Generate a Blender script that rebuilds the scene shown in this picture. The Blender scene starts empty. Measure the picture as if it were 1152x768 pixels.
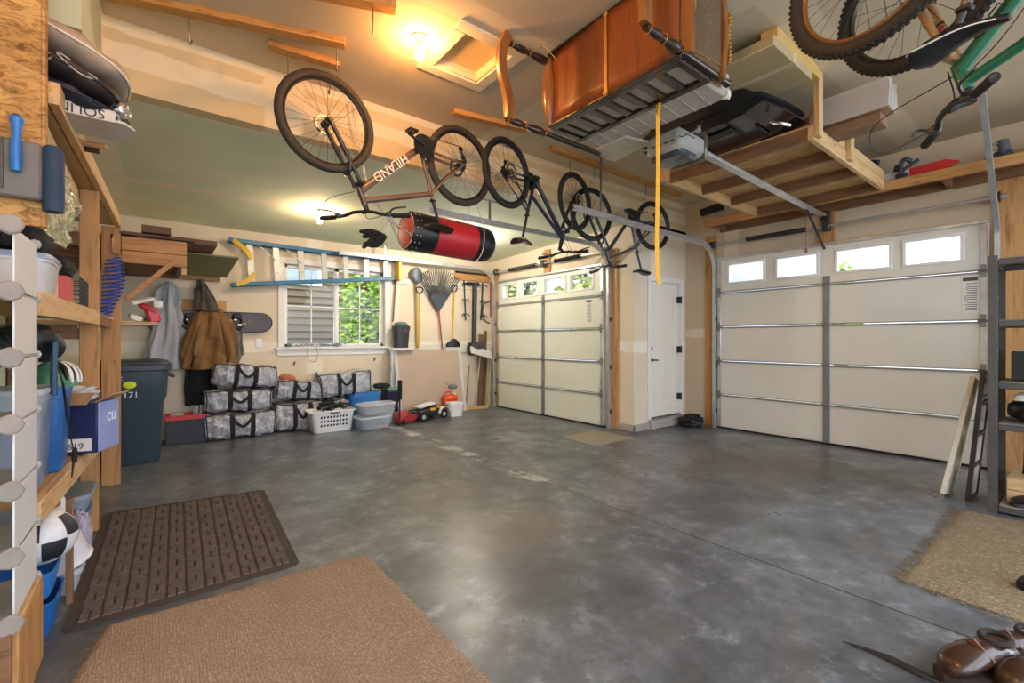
import bpy, math, random
from mathutils import Vector, Matrix, Euler
random.seed(7)
PI = math.pi
SC = bpy.context.scene
COL = SC.collection
V = Vector

# ---------------------------------------------------------------- camera frame (1152x768, 16 mm on 36 mm)
FW = (.617, .787); RT = (.787, -.617); FPX = 512.0; CH = 1.30; HZ = 382.0
def ray(x, y):
    r = (x - 576) / FPX; u = (HZ - y) / FPX
    return (FW[0] + RT[0]*r, FW[1] + RT[1]*r, u)
def onY(x, y, Y):
    a = ray(x, y); t = Y / a[1]; return V((a[0]*t, Y, CH + a[2]*t))
def onX(x, y, X):
    a = ray(x, y); t = X / a[0]; return V((X, a[1]*t, CH + a[2]*t))
def onZ(x, y, Z):
    a = ray(x, y); t = (Z - CH) / a[2]; return V((a[0]*t, a[1]*t, Z))

# ---------------------------------------------------------------- materials
def lin(h):
    h = h.lstrip('#'); o = []
    for i in (0, 2, 4):
        c = int(h[i:i+2], 16) / 255
        o.append(c/12.92 if c <= .04045 else ((c+.055)/1.055)**2.4)
    return (*o, 1)
class NT:
    def __init__(s, name):
        s.m = bpy.data.materials.new(name); s.m.use_nodes = True
        s.t = s.m.node_tree; s.n = s.t.nodes; s.l = s.t.links
        s.b = s.n['Principled BSDF']
    def add(s, typ, **k):
        n = s.n.new(typ)
        for a, v in k.items():
            if hasattr(n, a): setattr(n, a, v)
            else: n.inputs[a].default_value = v
        return n
    def lk(s, a, b): s.l.new(a, b)
    def coord(s, scale=(1, 1, 1)):
        tc = s.add('ShaderNodeTexCoord'); mp = s.add('ShaderNodeMapping')
        mp.inputs['Scale'].default_value = scale
        s.lk(tc.outputs['Object'], mp.inputs['Vector']); return mp.outputs['Vector']
    def noise(s, vec, scale, detail=4, rough=.6, dist=0):
        n = s.add('ShaderNodeTexNoise'); n.inputs['Scale'].default_value = scale
        n.inputs['Detail'].default_value = detail; n.inputs['Roughness'].default_value = rough
        n.inputs['Distortion'].default_value = dist
        s.lk(vec, n.inputs['Vector']); return n.outputs['Fac']
    def ramp(s, fac, stops):
        r = s.add('ShaderNodeValToRGB'); e = r.color_ramp.elements
        while len(e) < len(stops): e.new(.5)
        for i, (p, c) in enumerate(stops):
            e[i].position = p; e[i].color = c if len(c) == 4 else (*c, 1)
        s.lk(fac, r.inputs['Fac']); return r.outputs['Color']
    def mix(s, fac, a, b):
        m = s.add('ShaderNodeMix', data_type='RGBA')
        if hasattr(fac, 'links'): s.lk(fac, m.inputs[0])
        else: m.inputs[0].default_value = fac
        for v, i in ((a, 6), (b, 7)):
            if hasattr(v, 'links'): s.lk(v, m.inputs[i])
            else: m.inputs[i].default_value = v
        return m.outputs[2]
    def bump(s, h, st=.3, d=.01):
        b = s.add('ShaderNodeBump'); b.inputs['Strength'].default_value = st; b.inputs['Distance'].default_value = d
        s.lk(h, b.inputs['Height']); s.lk(b.outputs['Normal'], s.b.inputs['Normal'])
    def math(s, op, a, b=0.0, c=None):
        m = s.add('ShaderNodeMath', operation=op)
        for i, v in enumerate((a, b) if c is None else (a, b, c)):
            if hasattr(v, 'links'): s.lk(v, m.inputs[i])
            else: m.inputs[i].default_value = v
        return m.outputs[0]
def sc(c, k): return tuple(min(1, x*k) for x in c[:3]) + (1,)
CACHE = {}
def M(name, hx, rough=.5, metal=0, var=.12, scale=12, bump=0, coat=0, spec=None):
    if name in CACHE: return CACHE[name]
    t = NT(name); c = lin(hx)
    vec = t.coord(); f = t.noise(vec, scale)
    t.lk(t.ramp(f, [(.3, sc(c, 1-var)), (.7, sc(c, 1+var))]), t.b.inputs['Base Color'])
    t.b.inputs['Roughness'].default_value = rough; t.b.inputs['Metallic'].default_value = metal
    t.b.inputs['Coat Weight'].default_value = coat
    if spec is not None: t.b.inputs['Specular IOR Level'].default_value = spec
    if bump: t.bump(t.noise(vec, scale*6, 3), bump, .004)
    CACHE[name] = t.m; return t.m
def WOOD(name, c1, c2, ax='x', rough=.6, knots=True, coat=0):
    key = name + '_' + ax
    if key in CACHE: return CACHE[key]
    t = NT(key); s = {'x': (1.2, 14, 14), 'y': (14, 1.2, 14), 'z': (14, 14, 1.2)}[ax]
    vec = t.coord(s); f = t.noise(vec, 2.2, 5, .65, .8)
    col = t.ramp(f, [(.3, lin(c1)), (.5, sc(lin(c2), .92)), (.72, lin(c2))])
    if knots:
        k = t.noise(t.coord(tuple(.35*q+1.5 for q in s)), 2.6, 2, .5)
        col = t.mix(t.ramp(k, [(.70, (0, 0, 0)), (.78, (1, 1, 1))]), col, sc(lin(c1), .45))
    t.lk(col, t.b.inputs['Base Color']); t.b.inputs['Roughness'].default_value = rough
    t.b.inputs['Coat Weight'].default_value = coat
    t.bump(f, .15, .002); CACHE[key] = t.m; return t.m
def pine(ax): return WOOD('pine_wood', '#b98a55', '#d9b684', ax)
def fir(ax): return WOOD('fir_wood', '#94622f', '#c6935a', ax)
def brown(ax): return WOOD('brown_lumber', '#5f402a', '#8d6546', ax)
def osb_mat(k=1.0):
    key = 'osb%.2f' % k
    if key in CACHE: return CACHE[key]
    t = NT('osb_board'); vec = t.coord((4, 4, 9))
    v = t.add('ShaderNodeTexVoronoi'); v.inputs['Scale'].default_value = 4.5
    w = t.noise(vec, 3, 4, .6, 2.5)
    mxv = t.add('ShaderNodeMix', data_type='RGBA'); mxv.inputs[0].default_value = .35
    t.lk(vec, mxv.inputs[6]); n2 = t.add('ShaderNodeTexNoise'); n2.inputs['Scale'].default_value = 2; t.lk(vec, n2.inputs['Vector']); t.lk(n2.outputs['Color'], mxv.inputs[7])
    t.lk(mxv.outputs[2], v.inputs['Vector'])
    a = t.ramp(v.outputs['Color'], [(.1, lin('#6e4719')), (.5, lin('#b98645')), (.9, lin('#d6ab6a'))])
    b = t.ramp(w, [(.38, lin('#5c3912')), (.55, lin('#c99a58'))])
    t.lk(t.mix(1-1/k if k > 1 else 0.0, t.mix(.5, a, b), lin('#ecc98f')), t.b.inputs['Base Color']); t.b.inputs['Roughness'].default_value = .65
    t.bump(w, .3, .004); CACHE[key] = t.m; return t.m
def EM(name, hx, st):
    t = NT(name); t.b.inputs['Base Color'].default_value = lin(hx)
    t.b.inputs['Emission Color'].default_value = lin(hx); t.b.inputs['Emission Strength'].default_value = st
    return t.m
def CLEAR(name, hx='#f2f6f8', alpha=.25, rough=.15):
    if name in CACHE: return CACHE[name]
    t = NT(name); t.b.inputs['Base Color'].default_value = lin(hx); t.b.inputs['Roughness'].default_value = rough
    tr = t.add('ShaderNodeBsdfTransparent'); tr.inputs['Color'].default_value = (.96, .98, .98, 1)
    mx = t.add('ShaderNodeMixShader'); mx.inputs[0].default_value = alpha
    t.lk(tr.outputs[0], mx.inputs[1]); t.lk(t.b.outputs[0], mx.inputs[2])
    t.lk(mx.outputs[0], t.n['Material Output'].inputs['Surface']); CACHE[name] = t.m; return t.m
def GLASS():
    if 'glass' in CACHE: return CACHE['glass']
    t = NT('window_glass'); tr = t.add('ShaderNodeBsdfTransparent'); gl = t.add('ShaderNodeBsdfGlossy'); gl.inputs['Roughness'].default_value = .03
    lw = t.add('ShaderNodeLayerWeight'); lw.inputs['Blend'].default_value = .5
    fr = t.math('MULTIPLY_ADD', t.math('POWER', lw.outputs['Facing'], 5.0), .9, .02)
    mx = t.add('ShaderNodeMixShader'); t.lk(fr, mx.inputs[0]); t.lk(tr.outputs[0], mx.inputs[1]); t.lk(gl.outputs[0], mx.inputs[2])
    t.lk(mx.outputs[0], t.n['Material Output'].inputs['Surface']); CACHE['glass'] = t.m; return t.m

# ---------------------------------------------------------------- mesh builder
def fr(axis, up=V((0, 0, 1))):
    z = V(axis).normalized(); u = V(up)
    if abs(z.dot(u)) > .97: u = V((1, 0, 0))
    x = u.cross(z).normalized(); y = z.cross(x)
    return x, y, z
def cr(pts, n=8):                                                  # smooth curve through points
    P = [V(p) for p in pts]; P = [2*P[0]-P[1]] + P + [2*P[-1]-P[-2]]; out = []
    for i in range(1, len(P)-2):
        for k in range(n):
            t = k/n; a, b, c, d = P[i-1:i+3]
            out.append(.5*((2*b)+(c-a)*t+(2*a-5*b+4*c-d)*t*t+(3*b-a-3*c+d)*t**3))
    out.append(P[-2]); return out
class MB:
    def __init__(s): s.v = []; s.f = []
    def _a(s, vs, fs):
        o = len(s.v); s.v += [V(p) for p in vs]; s.f += [tuple(i+o for i in q) for q in fs]; return s
    def box(s, c, d, b=0, rot=None):
        c = V(c); hx, hy, hz = [q/2 for q in d]; b = min(b, hx*.9, hy*.9, hz*.9)
        R = rot if rot is not None else Matrix.Identity(3)
        if b <= 0:
            vs = [V((x*hx, y*hy, z*hz)) for x in (-1, 1) for y in (-1, 1) for z in (-1, 1)]
            fs = [(0, 1, 3, 2), (4, 6, 7, 5), (0, 4, 5, 1), (2, 3, 7, 6), (0, 2, 6, 4), (1, 5, 7, 3)]
        else:
            vs = []; ix = {}
            for x in (-1, 1):
                for y in (-1, 1):
                    for z in (-1, 1):
                        for k in range(3):
                            p = [x*(hx-b), y*(hy-b), z*(hz-b)]; p[k] = (x*hx, y*hy, z*hz)[k]
                            ix[(x, y, z, k)] = len(vs); vs.append(V(p))
            fs = []
            def add(idx):
                n = (vs[idx[1]]-vs[idx[0]]).cross(vs[idx[2]]-vs[idx[1]]); m = sum((vs[i] for i in idx), V())
                fs.append(tuple(idx) if n.dot(m) > 0 else tuple(reversed(idx)))
            for k in range(3):
                i, j = [q for q in range(3) if q != k]
                for sg in (-1, 1):
                    q = []
                    for a, bb in ((-1, -1), (1, -1), (1, 1), (-1, 1)):
                        t = [0, 0, 0]; t[k] = sg; t[i] = a; t[j] = bb; q.append(ix[(*t, k)])
                    add(q)
                for a in (-1, 1):
                    for bb in (-1, 1):
                        t1 = [0]*3; t2 = [0]*3; t1[i] = t2[i] = a; t1[j] = t2[j] = bb; t1[k] = -1; t2[k] = 1
                        add([ix[(*t1, i)], ix[(*t2, i)], ix[(*t2, j)], ix[(*t1, j)]])
            for x in (-1, 1):
                for y in (-1, 1):
                    for z in (-1, 1): add([ix[(x, y, z, k)] for k in range(3)])
        return s._a([c + R @ p for p in vs], fs)
    def bb(s, x0, x1, y0, y1, z0, z1, b=0):
        return s.box(((x0+x1)/2, (y0+y1)/2, (z0+z1)/2), (x1-x0, y1-y0, z1-z0), b)
    def beam(s, p, q, w, h, b=.003, up=(0, 0, 1)):                # box from p to q, w across, h along up
        p, q = V(p), V(q); x, y, z = fr(q-p, up)
        return s.box((p+q)/2, (w, h, (q-p).length), b, Matrix((x, y, z)).transposed())
    def rings(s, R, closed=False, cap=True, loop=True):
        n = len(R[0]); vs = [p for r in R for p in r]; fs = []; m = len(R)
        for i in range(m if closed else m-1):
            a = i*n; b = ((i+1) % m)*n
            for j in range(n if loop else n-1): k = (j+1) % n; fs.append((a+j, a+k, b+k, b+j))
        if cap and not closed: fs += [tuple(range(n-1, -1, -1)), tuple(range((m-1)*n, m*n))]
        return s._a(vs, fs)
    def sweep(s, pts, sec, closed=False, up=None, cap=True, scl=None):
        P = [V(p) for p in pts]; n = len(P); R = []; px = None
        for i in range(n):
            a = P[i-1] if (i or closed) else P[0]; b = P[(i+1) % n] if (i < n-1 or closed) else P[-1]
            d = (b-a).normalized() if (b-a).length > 1e-9 else V((0, 0, 1))
            if up is not None: x, y, d = fr(d, up)
            elif px is None: x, y, d = fr(d)
            else:
                x = px - d*px.dot(d); x = x.normalized() if x.length > 1e-6 else fr(d)[0]; y = d.cross(x)
            px = x; k = scl[i] if scl else 1
            R.append([P[i]+x*(u*k)+y*(v*k) for u, v in sec])
        return s.rings(R, closed, cap)
    def tube(s, pts, r=.01, n=8, closed=False, cap=True):
        sec = [(math.cos(2*PI*i/n), math.sin(2*PI*i/n)) for i in range(n)]
        rr = r if isinstance(r, (list, tuple)) else [r]*len(pts)
        return s.sweep(pts, sec, closed, None, cap, rr)
    def strap(s, pts, w=.03, t=.003, up=(0, 0, 1), closed=False):
        return s.sweep(pts, [(-w/2, -t/2), (w/2, -t/2), (w/2, t/2), (-w/2, t/2)], closed, up)
    def lathe(s, c, prof, axis=(0, 0, 1), n=20, sx=1, sy=1):
        x, y, z = fr(axis); c = V(c)
        return s.rings([[c+z*h+x*(r*sx*math.cos(2*PI*i/n))+y*(r*sy*math.sin(2*PI*i/n)) for i in range(n)] for r, h in prof])
    def cyl(s, p, q, r, n=16, r2=None):
        return s.tube([p, q], [r, r if r2 is None else r2], n)
    def torus(s, c, R, r, axis=(0, 1, 0), n=48, m=10, sq=1):
        x, y, z = fr(axis); c = V(c); rg = []
        for i in range(n):
            a = 2*PI*i/n; d = x*math.cos(a)+y*math.sin(a)
            rg.append([c+d*(R+r*math.cos(2*PI*j/m))+z*(r*sq*math.sin(2*PI*j/m)) for j in range(m)])
        return s.rings(rg, True, False)
    def ball(s, c, d, n=16, m=10, rot=None, e=1.0, amp=0, fq=3):
        c = V(c); R = rot if rot is not None else Matrix.Identity(3); rg = []
        sg = lambda v: math.copysign(abs(v)**e, v)
        for i in range(m+1):
            ph = PI*(.002+.996*i/m) - PI/2; ring = []
            for j in range(n):
                th = 2*PI*j/n
                p = V((sg(math.cos(ph))*sg(math.cos(th)), sg(math.cos(ph))*sg(math.sin(th)), sg(math.sin(ph))))
                if amp: p *= 1+amp*(math.sin(fq*p.x*3+1.3)*math.sin(fq*p.y*4+.5)+.6*math.sin(fq*p.z*5+p.x*7))
                ring.append(c + R @ V((p.x*d[0]/2, p.y*d[1]/2, p.z*d[2]/2)))
            rg.append(ring)
        return s.rings(rg)
    def prism(s, poly, o, u, v, th):                              # polygon (a,b) in plane u,v at o, extruded both ways along the normal
        o, u, v = V(o), V(u), V(v); w = u.cross(v).normalized()*th/2
        a = [o+u*p+v*q-w for p, q in poly]; b = [o+u*p+v*q+w for p, q in poly]
        n = len(poly)
        return s._a(a+b, [tuple(range(n-1, -1, -1)), tuple(range(n, 2*n))] + [(i, (i+1) % n, n+(i+1) % n, n+i) for i in range(n)])
    def grid(s, fn, nu, nv):
        vs = [V(fn(i/nu, j/nv)) for i in range(nu+1) for j in range(nv+1)]; k = nv+1
        return s._a(vs, [(i*k+j, (i+1)*k+j, (i+1)*k+j+1, i*k+j+1) for i in range(nu) for j in range(nv)])
    def build(s, name, mat, parent=None, smooth=True, ang=40, solid=0, fix=True):
        me = bpy.data.meshes.new(name)
        o = bpy.data.objects.new(name, me); COL.objects.link(o)
        vs = s.v
        if parent is not None:
            o.parent = parent; W = wm(parent).inverted(); vs = [W @ p for p in vs]
        else:
            lo = V([min(p[i] for p in vs) for i in range(3)]); hi = V([max(p[i] for p in vs) for i in range(3)])
            c = V(((lo.x+hi.x)/2, (lo.y+hi.y)/2, lo.z)); o.location = c; vs = [p-c for p in vs]
        me.from_pydata([tuple(p) for p in vs], [], s.f)
        if fix:
            import bmesh
            bm = bmesh.new(); bm.from_mesh(me); bmesh.ops.recalc_face_normals(bm, faces=bm.faces); bm.to_mesh(me); bm.free()
        me.materials.append(mat)
        if smooth:
            for p in me.polygons: p.use_smooth = True
            me.set_sharp_from_angle(angle=math.radians(ang))
        if solid:
            md = o.modifiers.new('thick', 'SOLIDIFY'); md.thickness = solid; md.offset = 0
        return o
def wm(o):
    m = Matrix.LocRotScale(o.location, o.rotation_euler, o.scale)
    return wm(o.parent) @ m if o.parent else m
def thing(name, label, cat, loc=(0, 0, 0), rot=(0, 0, 0), group=None):
    o = bpy.data.objects.new(name, None); COL.objects.link(o); o.empty_display_size = .05
    o.location = loc; o.rotation_euler = rot; o['label'] = label; o['category'] = cat
    if group: o['group'] = group
    return o
def tag(o, label, cat, group=None):
    o['label'] = label; o['category'] = cat
    if group: o['group'] = group
    return o
def struct(o): o['kind'] = 'structure'; return o
def kids(o): return [c for c in COL.objects if c.parent == o]
def copy_tree(o, label, group=None, top=True):
    c = o.copy(); COL.objects.link(c)
    if top:
        c['label'] = label
        if group: c['group'] = group
    for k in kids(o):
        d = copy_tree(k, None, None, False); d.parent = c
    return c
def text(s, size, mat, parent, o, u, v, name='lettering', ext=.0008, align='CENTER'):
    cu = bpy.data.curves.new('t', 'FONT'); cu.body = s; cu.size = size; cu.extrude = ext; cu.align_x = align; cu.align_y = 'CENTER'
    ob = bpy.data.objects.new('t', cu); COL.objects.link(ob)
    bpy.context.view_layer.update()
    me = bpy.data.meshes.new_from_object(ob.evaluated_get(bpy.context.evaluated_depsgraph_get()))
    bpy.data.objects.remove(ob)
    u = V(u).normalized(); v = V(v).normalized(); w = u.cross(v)
    mb = MB(); mb._a([V(o)+u*p.co.x+v*p.co.y+w*p.co.z for p in me.vertices], [tuple(p.vertices) for p in me.polygons])
    bpy.data.meshes.remove(me)
    return mb.build(name, mat, parent, smooth=False, fix=False)

black = M('black_plastic', '#17181a', .45, var=.2)
rubber = M('black_rubber', '#1d1c1c', .8, var=.25, scale=30)
steel = M('galvanised_steel', '#cfd2d4', .38, .75, var=.15, scale=9)
chrome = M('chrome_steel', '#c9ccce', .18, 1, var=.05)
dsteel = M('dark_steel', '#55585b', .4, .8, var=.15)
white = M('white_plastic', '#e9e9e6', .4, var=.03)
BACKSKY = 3.6
# ================================================================ SETTING
CEIL = 3.42; YB = 7.45; XL = -.95; XR = 5.30; XF = 6.62; YJ = 3.98; YN = -1.6
def concrete():
    t = NT('concrete'); vec = t.coord()
    big = t.noise(vec, .55, 6, .6, .6); med = t.noise(vec, 1.7, 8, .68, .35); fine = t.noise(vec, 14, 6, .7)
    c = t.ramp(big, [(.30, lin('#40464b')), (.46, lin('#5f666b')), (.6, lin('#717a80')), (.75, lin('#889299'))])
    d = t.ramp(med, [(.32, lin('#313336')), (.48, lin('#5d6063')), (.62, lin('#767b7f')), (.78, lin('#a0a6ab'))])
    col = t.mix(.6, c, d); mot = t.noise(vec, 5.5, 7, .72); col = t.mix(t.ramp(mot, [(.38, (.45, .45, .45)), (.5, (0, 0, 0))]), col, lin('#3f4244')); col = t.mix(t.ramp(mot, [(.54, (0, 0, 0)), (.70, (.55, .55, .55))]), col, lin('#a9b2b8'))
    brownish = t.ramp(t.noise(t.coord((.8, 1.3, 1)), 1.1, 5, .65, 1.5), [(.56, (0, 0, 0)), (.74, (.55, .55, .55))])
    col = t.mix(brownish, col, lin('#6e6252'))
    col = t.mix(t.ramp(fine, [(.30, (.30, .30, .30)), (.48, (0, 0, 0))]), col, lin('#4a4b4b'))
    # a big worn dark patch left by parked cars, and a pale scuffed line along the saw cut
    tc = t.add('ShaderNodeTexCoord'); sep = t.add('ShaderNodeSeparateXYZ'); t.lk(tc.outputs['Object'], sep.inputs[0])
    def blob(cx, cy, rx, ry):
        a = t.math('DIVIDE', t.math('SUBTRACT', sep.outputs[0], cx), rx); b = t.math('DIVIDE', t.math('SUBTRACT', sep.outputs[1], cy), ry)
        q = t.math('SQRT', t.math('ADD', t.math('MULTIPLY', a, a), t.math('MULTIPLY', b, b)))
        return t.math('ADD', q, t.math('MULTIPLY', t.math('SUBTRACT', med, .5), 1.3))
    for (cx, cy, rx, ry, hx, k) in ((1.9, 2.5, .55, .5, '#8a7660', .4), (5.0, 2.1, 1.6, 1.0, '#4f4b43', .7), (3.4, 1.9, .9, .7, '#46484a', .55), (2.1, 3.3, .8, .5, '#54514c', .6), (1.7, 1.9, .6, .7, '#424445', .5)):
        f = t.ramp(blob(cx-2.85, cy-2.95, rx, ry), [(.35, (k, k, k)), (1.1, (0, 0, 0))])
        col = t.mix(f, col, lin(hx))
    def band(out, at, w0, w1):
        d = t.math('ABSOLUTE', t.math('SUBTRACT', out, at)); return t.ramp(t.math('DIVIDE', d, w1), [(w0/w1, (1, 1, 1)), (1, (0, 0, 0))])
    scf = t.mix(t.ramp(t.noise(vec, 3.5, 6, .75), [(.48, (0, 0, 0)), (.6, (1, 1, 1))]), (0, 0, 0, 1), band(sep.outputs[0], 2.80-2.85, .015, .12))
    far = t.ramp(t.math('MULTIPLY', t.math('ADD', sep.outputs[1], .6), .3), [(.0, (0, 0, 0)), (.3, (1, 1, 1))])
    scf = t.mix(far, (0, 0, 0, 1), scf)
    col = t.mix(scf, col, lin('#c9cccd'))
    j = t.math('MAXIMUM', band(sep.outputs[0], 2.80-2.85, .004, .008), band(sep.outputs[1], 3.84-2.95, .004, .008))
    col = t.mix(j, col, lin('#2b2b2a'))
    t.lk(col, t.b.inputs['Base Color'])
    t.lk(t.ramp(med, [(.3, (.40, .40, .40)), (.7, (.26, .26, .26))]), t.b.inputs['Roughness'])
    t.b.inputs['Specular IOR Level'].default_value = .5
    t.bump(t.math('SUBTRACT', fine, t.math('MULTIPLY', j, 2.0)), .12, .004)
    return t.m
def drywall(name, paper, mud, seams=(), k=1.0, soft=.05):           # board with mudded seams along given axis positions: (axis, position, half width)
    t = NT(name); vec = t.coord(); n = t.noise(vec, 2.2, 5, .6)
    tc = t.add('ShaderNodeTexCoord'); sep = t.add('ShaderNodeSeparateXYZ'); t.lk(tc.outputs['Object'], sep.inputs[0])
    f = None
    for ax, p, w in seams:
        d = t.math('ABSOLUTE', t.math('SUBTRACT', sep.outputs[ax], p)); d = t.math('ADD', d, t.math('MULTIPLY', t.math('SUBTRACT', n, .5), .12))
        q = t.ramp(t.math('DIVIDE', d, w*2), [(.5-soft, (1, 1, 1)), (.5+soft, (0, 0, 0))])
        f = q if f is None else t.math('MAXIMUM', f, q)
    base = t.ramp(n, [(.3, sc(lin(paper), .93)), (.7, sc(lin(paper), 1.05))])
    mudc = t.ramp(t.noise(vec, 5, 4, .6), [(.3, sc(lin(mud), .95)), (.7, sc(lin(mud), 1.04))])
    col = base if f is None else t.mix(f, base, mudc)
    t.lk(col, t.b.inputs['Base Color']); t.b.inputs['Roughness'].default_value = .85
    t.bump(t.noise(vec, 40, 4), .08, .003); return t.m
m_floor = concrete()
m_wall = drywall('cream_wall', '#dccdb4', '#e9dfcb', [(0, -.3, .12), (0, 1.0, .1), (2, 1.2, .08)])
m_ceil = drywall('ceiling_drywall', '#cfc0a4', '#ddd0b6', [(0, 0, .15), (1, 0, .12), (1, 1.3, .1)])
m_green = drywall('green_board', '#e3ebcd', '#f2ecda', [(1, .15, .07), (0, -2.6, .1), (1, 1.7, .09), (1, -1.72, .06)])
m_beam = drywall('beam_drywall', '#d9c498', '#e9dbb9', [(2, .23, .075), (2, .44, .05), (0, -2.1, .14), (0, -.4, .12), (0, -3.55, .12)])
m_right = drywall('right_wall_drywall', '#cdbb9f', '#dccfb8', [(2, 1.4, .06), (1, 2.0, .1)])
m_trim = M('white_trim', '#e6e3dc', .45, var=.03)
m_curb = M('curb_concrete', '#a39d92', .8, var=.15, scale=6)

struct(MB().bb(XL, 6.65, YN, 7.5, -.12, 0).build('floor', m_floor, smooth=False))
struct(MB().bb(-14, 20, -8, 20, -.3, -.14).build('ground', M('gravel_ground', '#8f8a7c', .9, var=.2, scale=3), smooth=False))
w = MB()                                                             # back wall round the window opening
wx0, wx1, wz0, wz1 = 1.52, 3.08, 1.19, 2.44
w.bb(XL, wx0, YB, YB+.15, 0, 3.1).bb(wx1, XR+.15, YB, YB+.15, 0, 3.1).bb(wx0, wx1, YB, YB+.15, 0, wz0).bb(wx0, wx1, YB, YB+.15, wz1, 3.1)
struct(w.build('wall_back', m_wall, smooth=False))
struct(MB().bb(XL-.12, XL, YN, YB+.15, 0, CEIL+.1).build('wall_left', m_green, smooth=False))
LD = (4.46, 7.12, 2.43); RD = (.64, 3.43, 2.50)                      # the two garage doors: y0, y1, height
w = MB(); y0, y1, h = LD
w.bb(XR, XR+.15, YJ, y0+.05, 0, 3.1).bb(XR, XR+.15, y1-.05, YB+.15, 0, 3.1).bb(XR, XR+.15, y0+.05, y1-.05, h-.04, 3.1)
struct(w.build('wall_right', m_wall, smooth=False))
w = MB(); y0, y1, h = RD
w.bb(XF, XF+.15, YN, y0+.05, 0, CEIL+.1).bb(XF, XF+.15, y1-.05, YJ+.12, 0, CEIL+.1).bb(XF, XF+.15, y0+.05, y1-.05, h-.04, CEIL+.1)
struct(w.build('wall_front', m_right, smooth=False))
dx0, dx1, dz0, dz1 = 5.68, 6.46, .14, 2.17                            # side door opening in the jog wall
w = MB().bb(XR+.15, dx0, YJ, YJ+.12, 0, 3.0).bb(dx1, XF+.15, YJ, YJ+.12, 0, 3.0).bb(dx0, dx1, YJ, YJ+.12, dz1, 3.0).bb(dx0, dx1, YJ, YJ+.12, 0, dz0)
struct(w.build('wall_jog', m_wall, smooth=False))
struct(MB().bb(XL, XF+.15, YJ, YJ+.12, 2.96, CEIL+.1).build('wall_beam', m_beam, smooth=False))
c = MB(); hx0, hx1, hy0, hy1 = 1.68, 2.08, 2.66, 3.13                 # upper ceiling round the attic hatch
c.bb(XL, hx0, YN, YJ, CEIL, CEIL+.1).bb(hx1, XF, YN, YJ, CEIL, CEIL+.1).bb(hx0, hx1, YN, hy0, CEIL, CEIL+.1).bb(hx0, hx1, hy1, YJ, CEIL, CEIL+.1)
struct(c.build('ceiling', m_ceil, smooth=False))
c = MB(); a = [(XL, YJ+.12, 2.96), (XR+.15, YJ+.12, 2.96), (XR+.15, YB, 2.85), (XL, YB, 2.85)]
c.prism([(0, 0), (YB-YJ-.12, -.11), (YB-YJ-.12, -.03), (0, .08)], ((XL+XR+.15)/2, YJ+.12, 2.96), (0, 1, 0), (0, 0, 1), XR+.15-XL)
struct(c.build('ceiling_low', m_green, smooth=False))
struct(MB().bb(XL, -.27, 2.9, YJ, 2.74, CEIL).build('trim_1', drywall('chase_board', '#bfc6a4', '#ece2c8', [(1, .56, .1)]), smooth=False))
# curbs
struct(MB().bb(XR-.03, XR, YJ-.03, 4.33, 0, .10, .01).bb(XR-.03, XF, YJ-.03, YJ, 0, .10, .01).build('baseboard_right', m_curb))
struct(MB().bb(dx0-.05, dx1+.02, YJ-.07, YJ, 0, .13, .01).build('trim_2', m_curb))

# ---- window in the back wall
t = MB(); o = .09
t.bb(wx0-o, wx0, YB-.02, YB, wz0, wz1, .004).bb(wx1, wx1+o, YB-.02, YB, wz0, wz1, .004).bb(wx0-o, wx1+o, YB-.02, YB, wz1, wz1+o, .004)
win = struct(t.build('window_1', m_trim))
MB().bb(wx0-.13, wx1+.13, YB-.07, YB+.06, wz0-.035, wz0, .006).bb(wx0-.10, wx1+.10, YB-.018, YB, wz0-.13, wz0-.035, .004).build('window_sill', m_trim, win)
f = MB(); Yf = YB+.09; mid = (wx0+wx1)/2
f.bb(wx0, wx1, Yf-.03, Yf+.03, wz0, wz0+.05, .004).bb(wx0, wx1, Yf-.03, Yf+.03, wz1-.05, wz1, .004)
for x in (wx0+.02, mid, wx1-.02): f.bb(x-.032, x+.032, Yf-.03, Yf+.03, wz0, wz1, .004)
f.build('window_frame', white, win)
for a, b in ((wx0+.05, mid-.03), (mid+.03, wx1-.05)):
    MB().bb(a, b, Yf-.004, Yf+.004, wz0+.05, wz1-.05).build('pane', GLASS(), win, smooth=False)
    MB().bb((a+b)/2-.009, (a+b)/2+.009, Yf-.012, Yf-.005, wz0+.05, wz1-.05).bb(a, b, Yf-.012, Yf-.005, (wz0+wz1)/2-.009, (wz0+wz1)/2+.009).build('grille', white, win)

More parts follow.
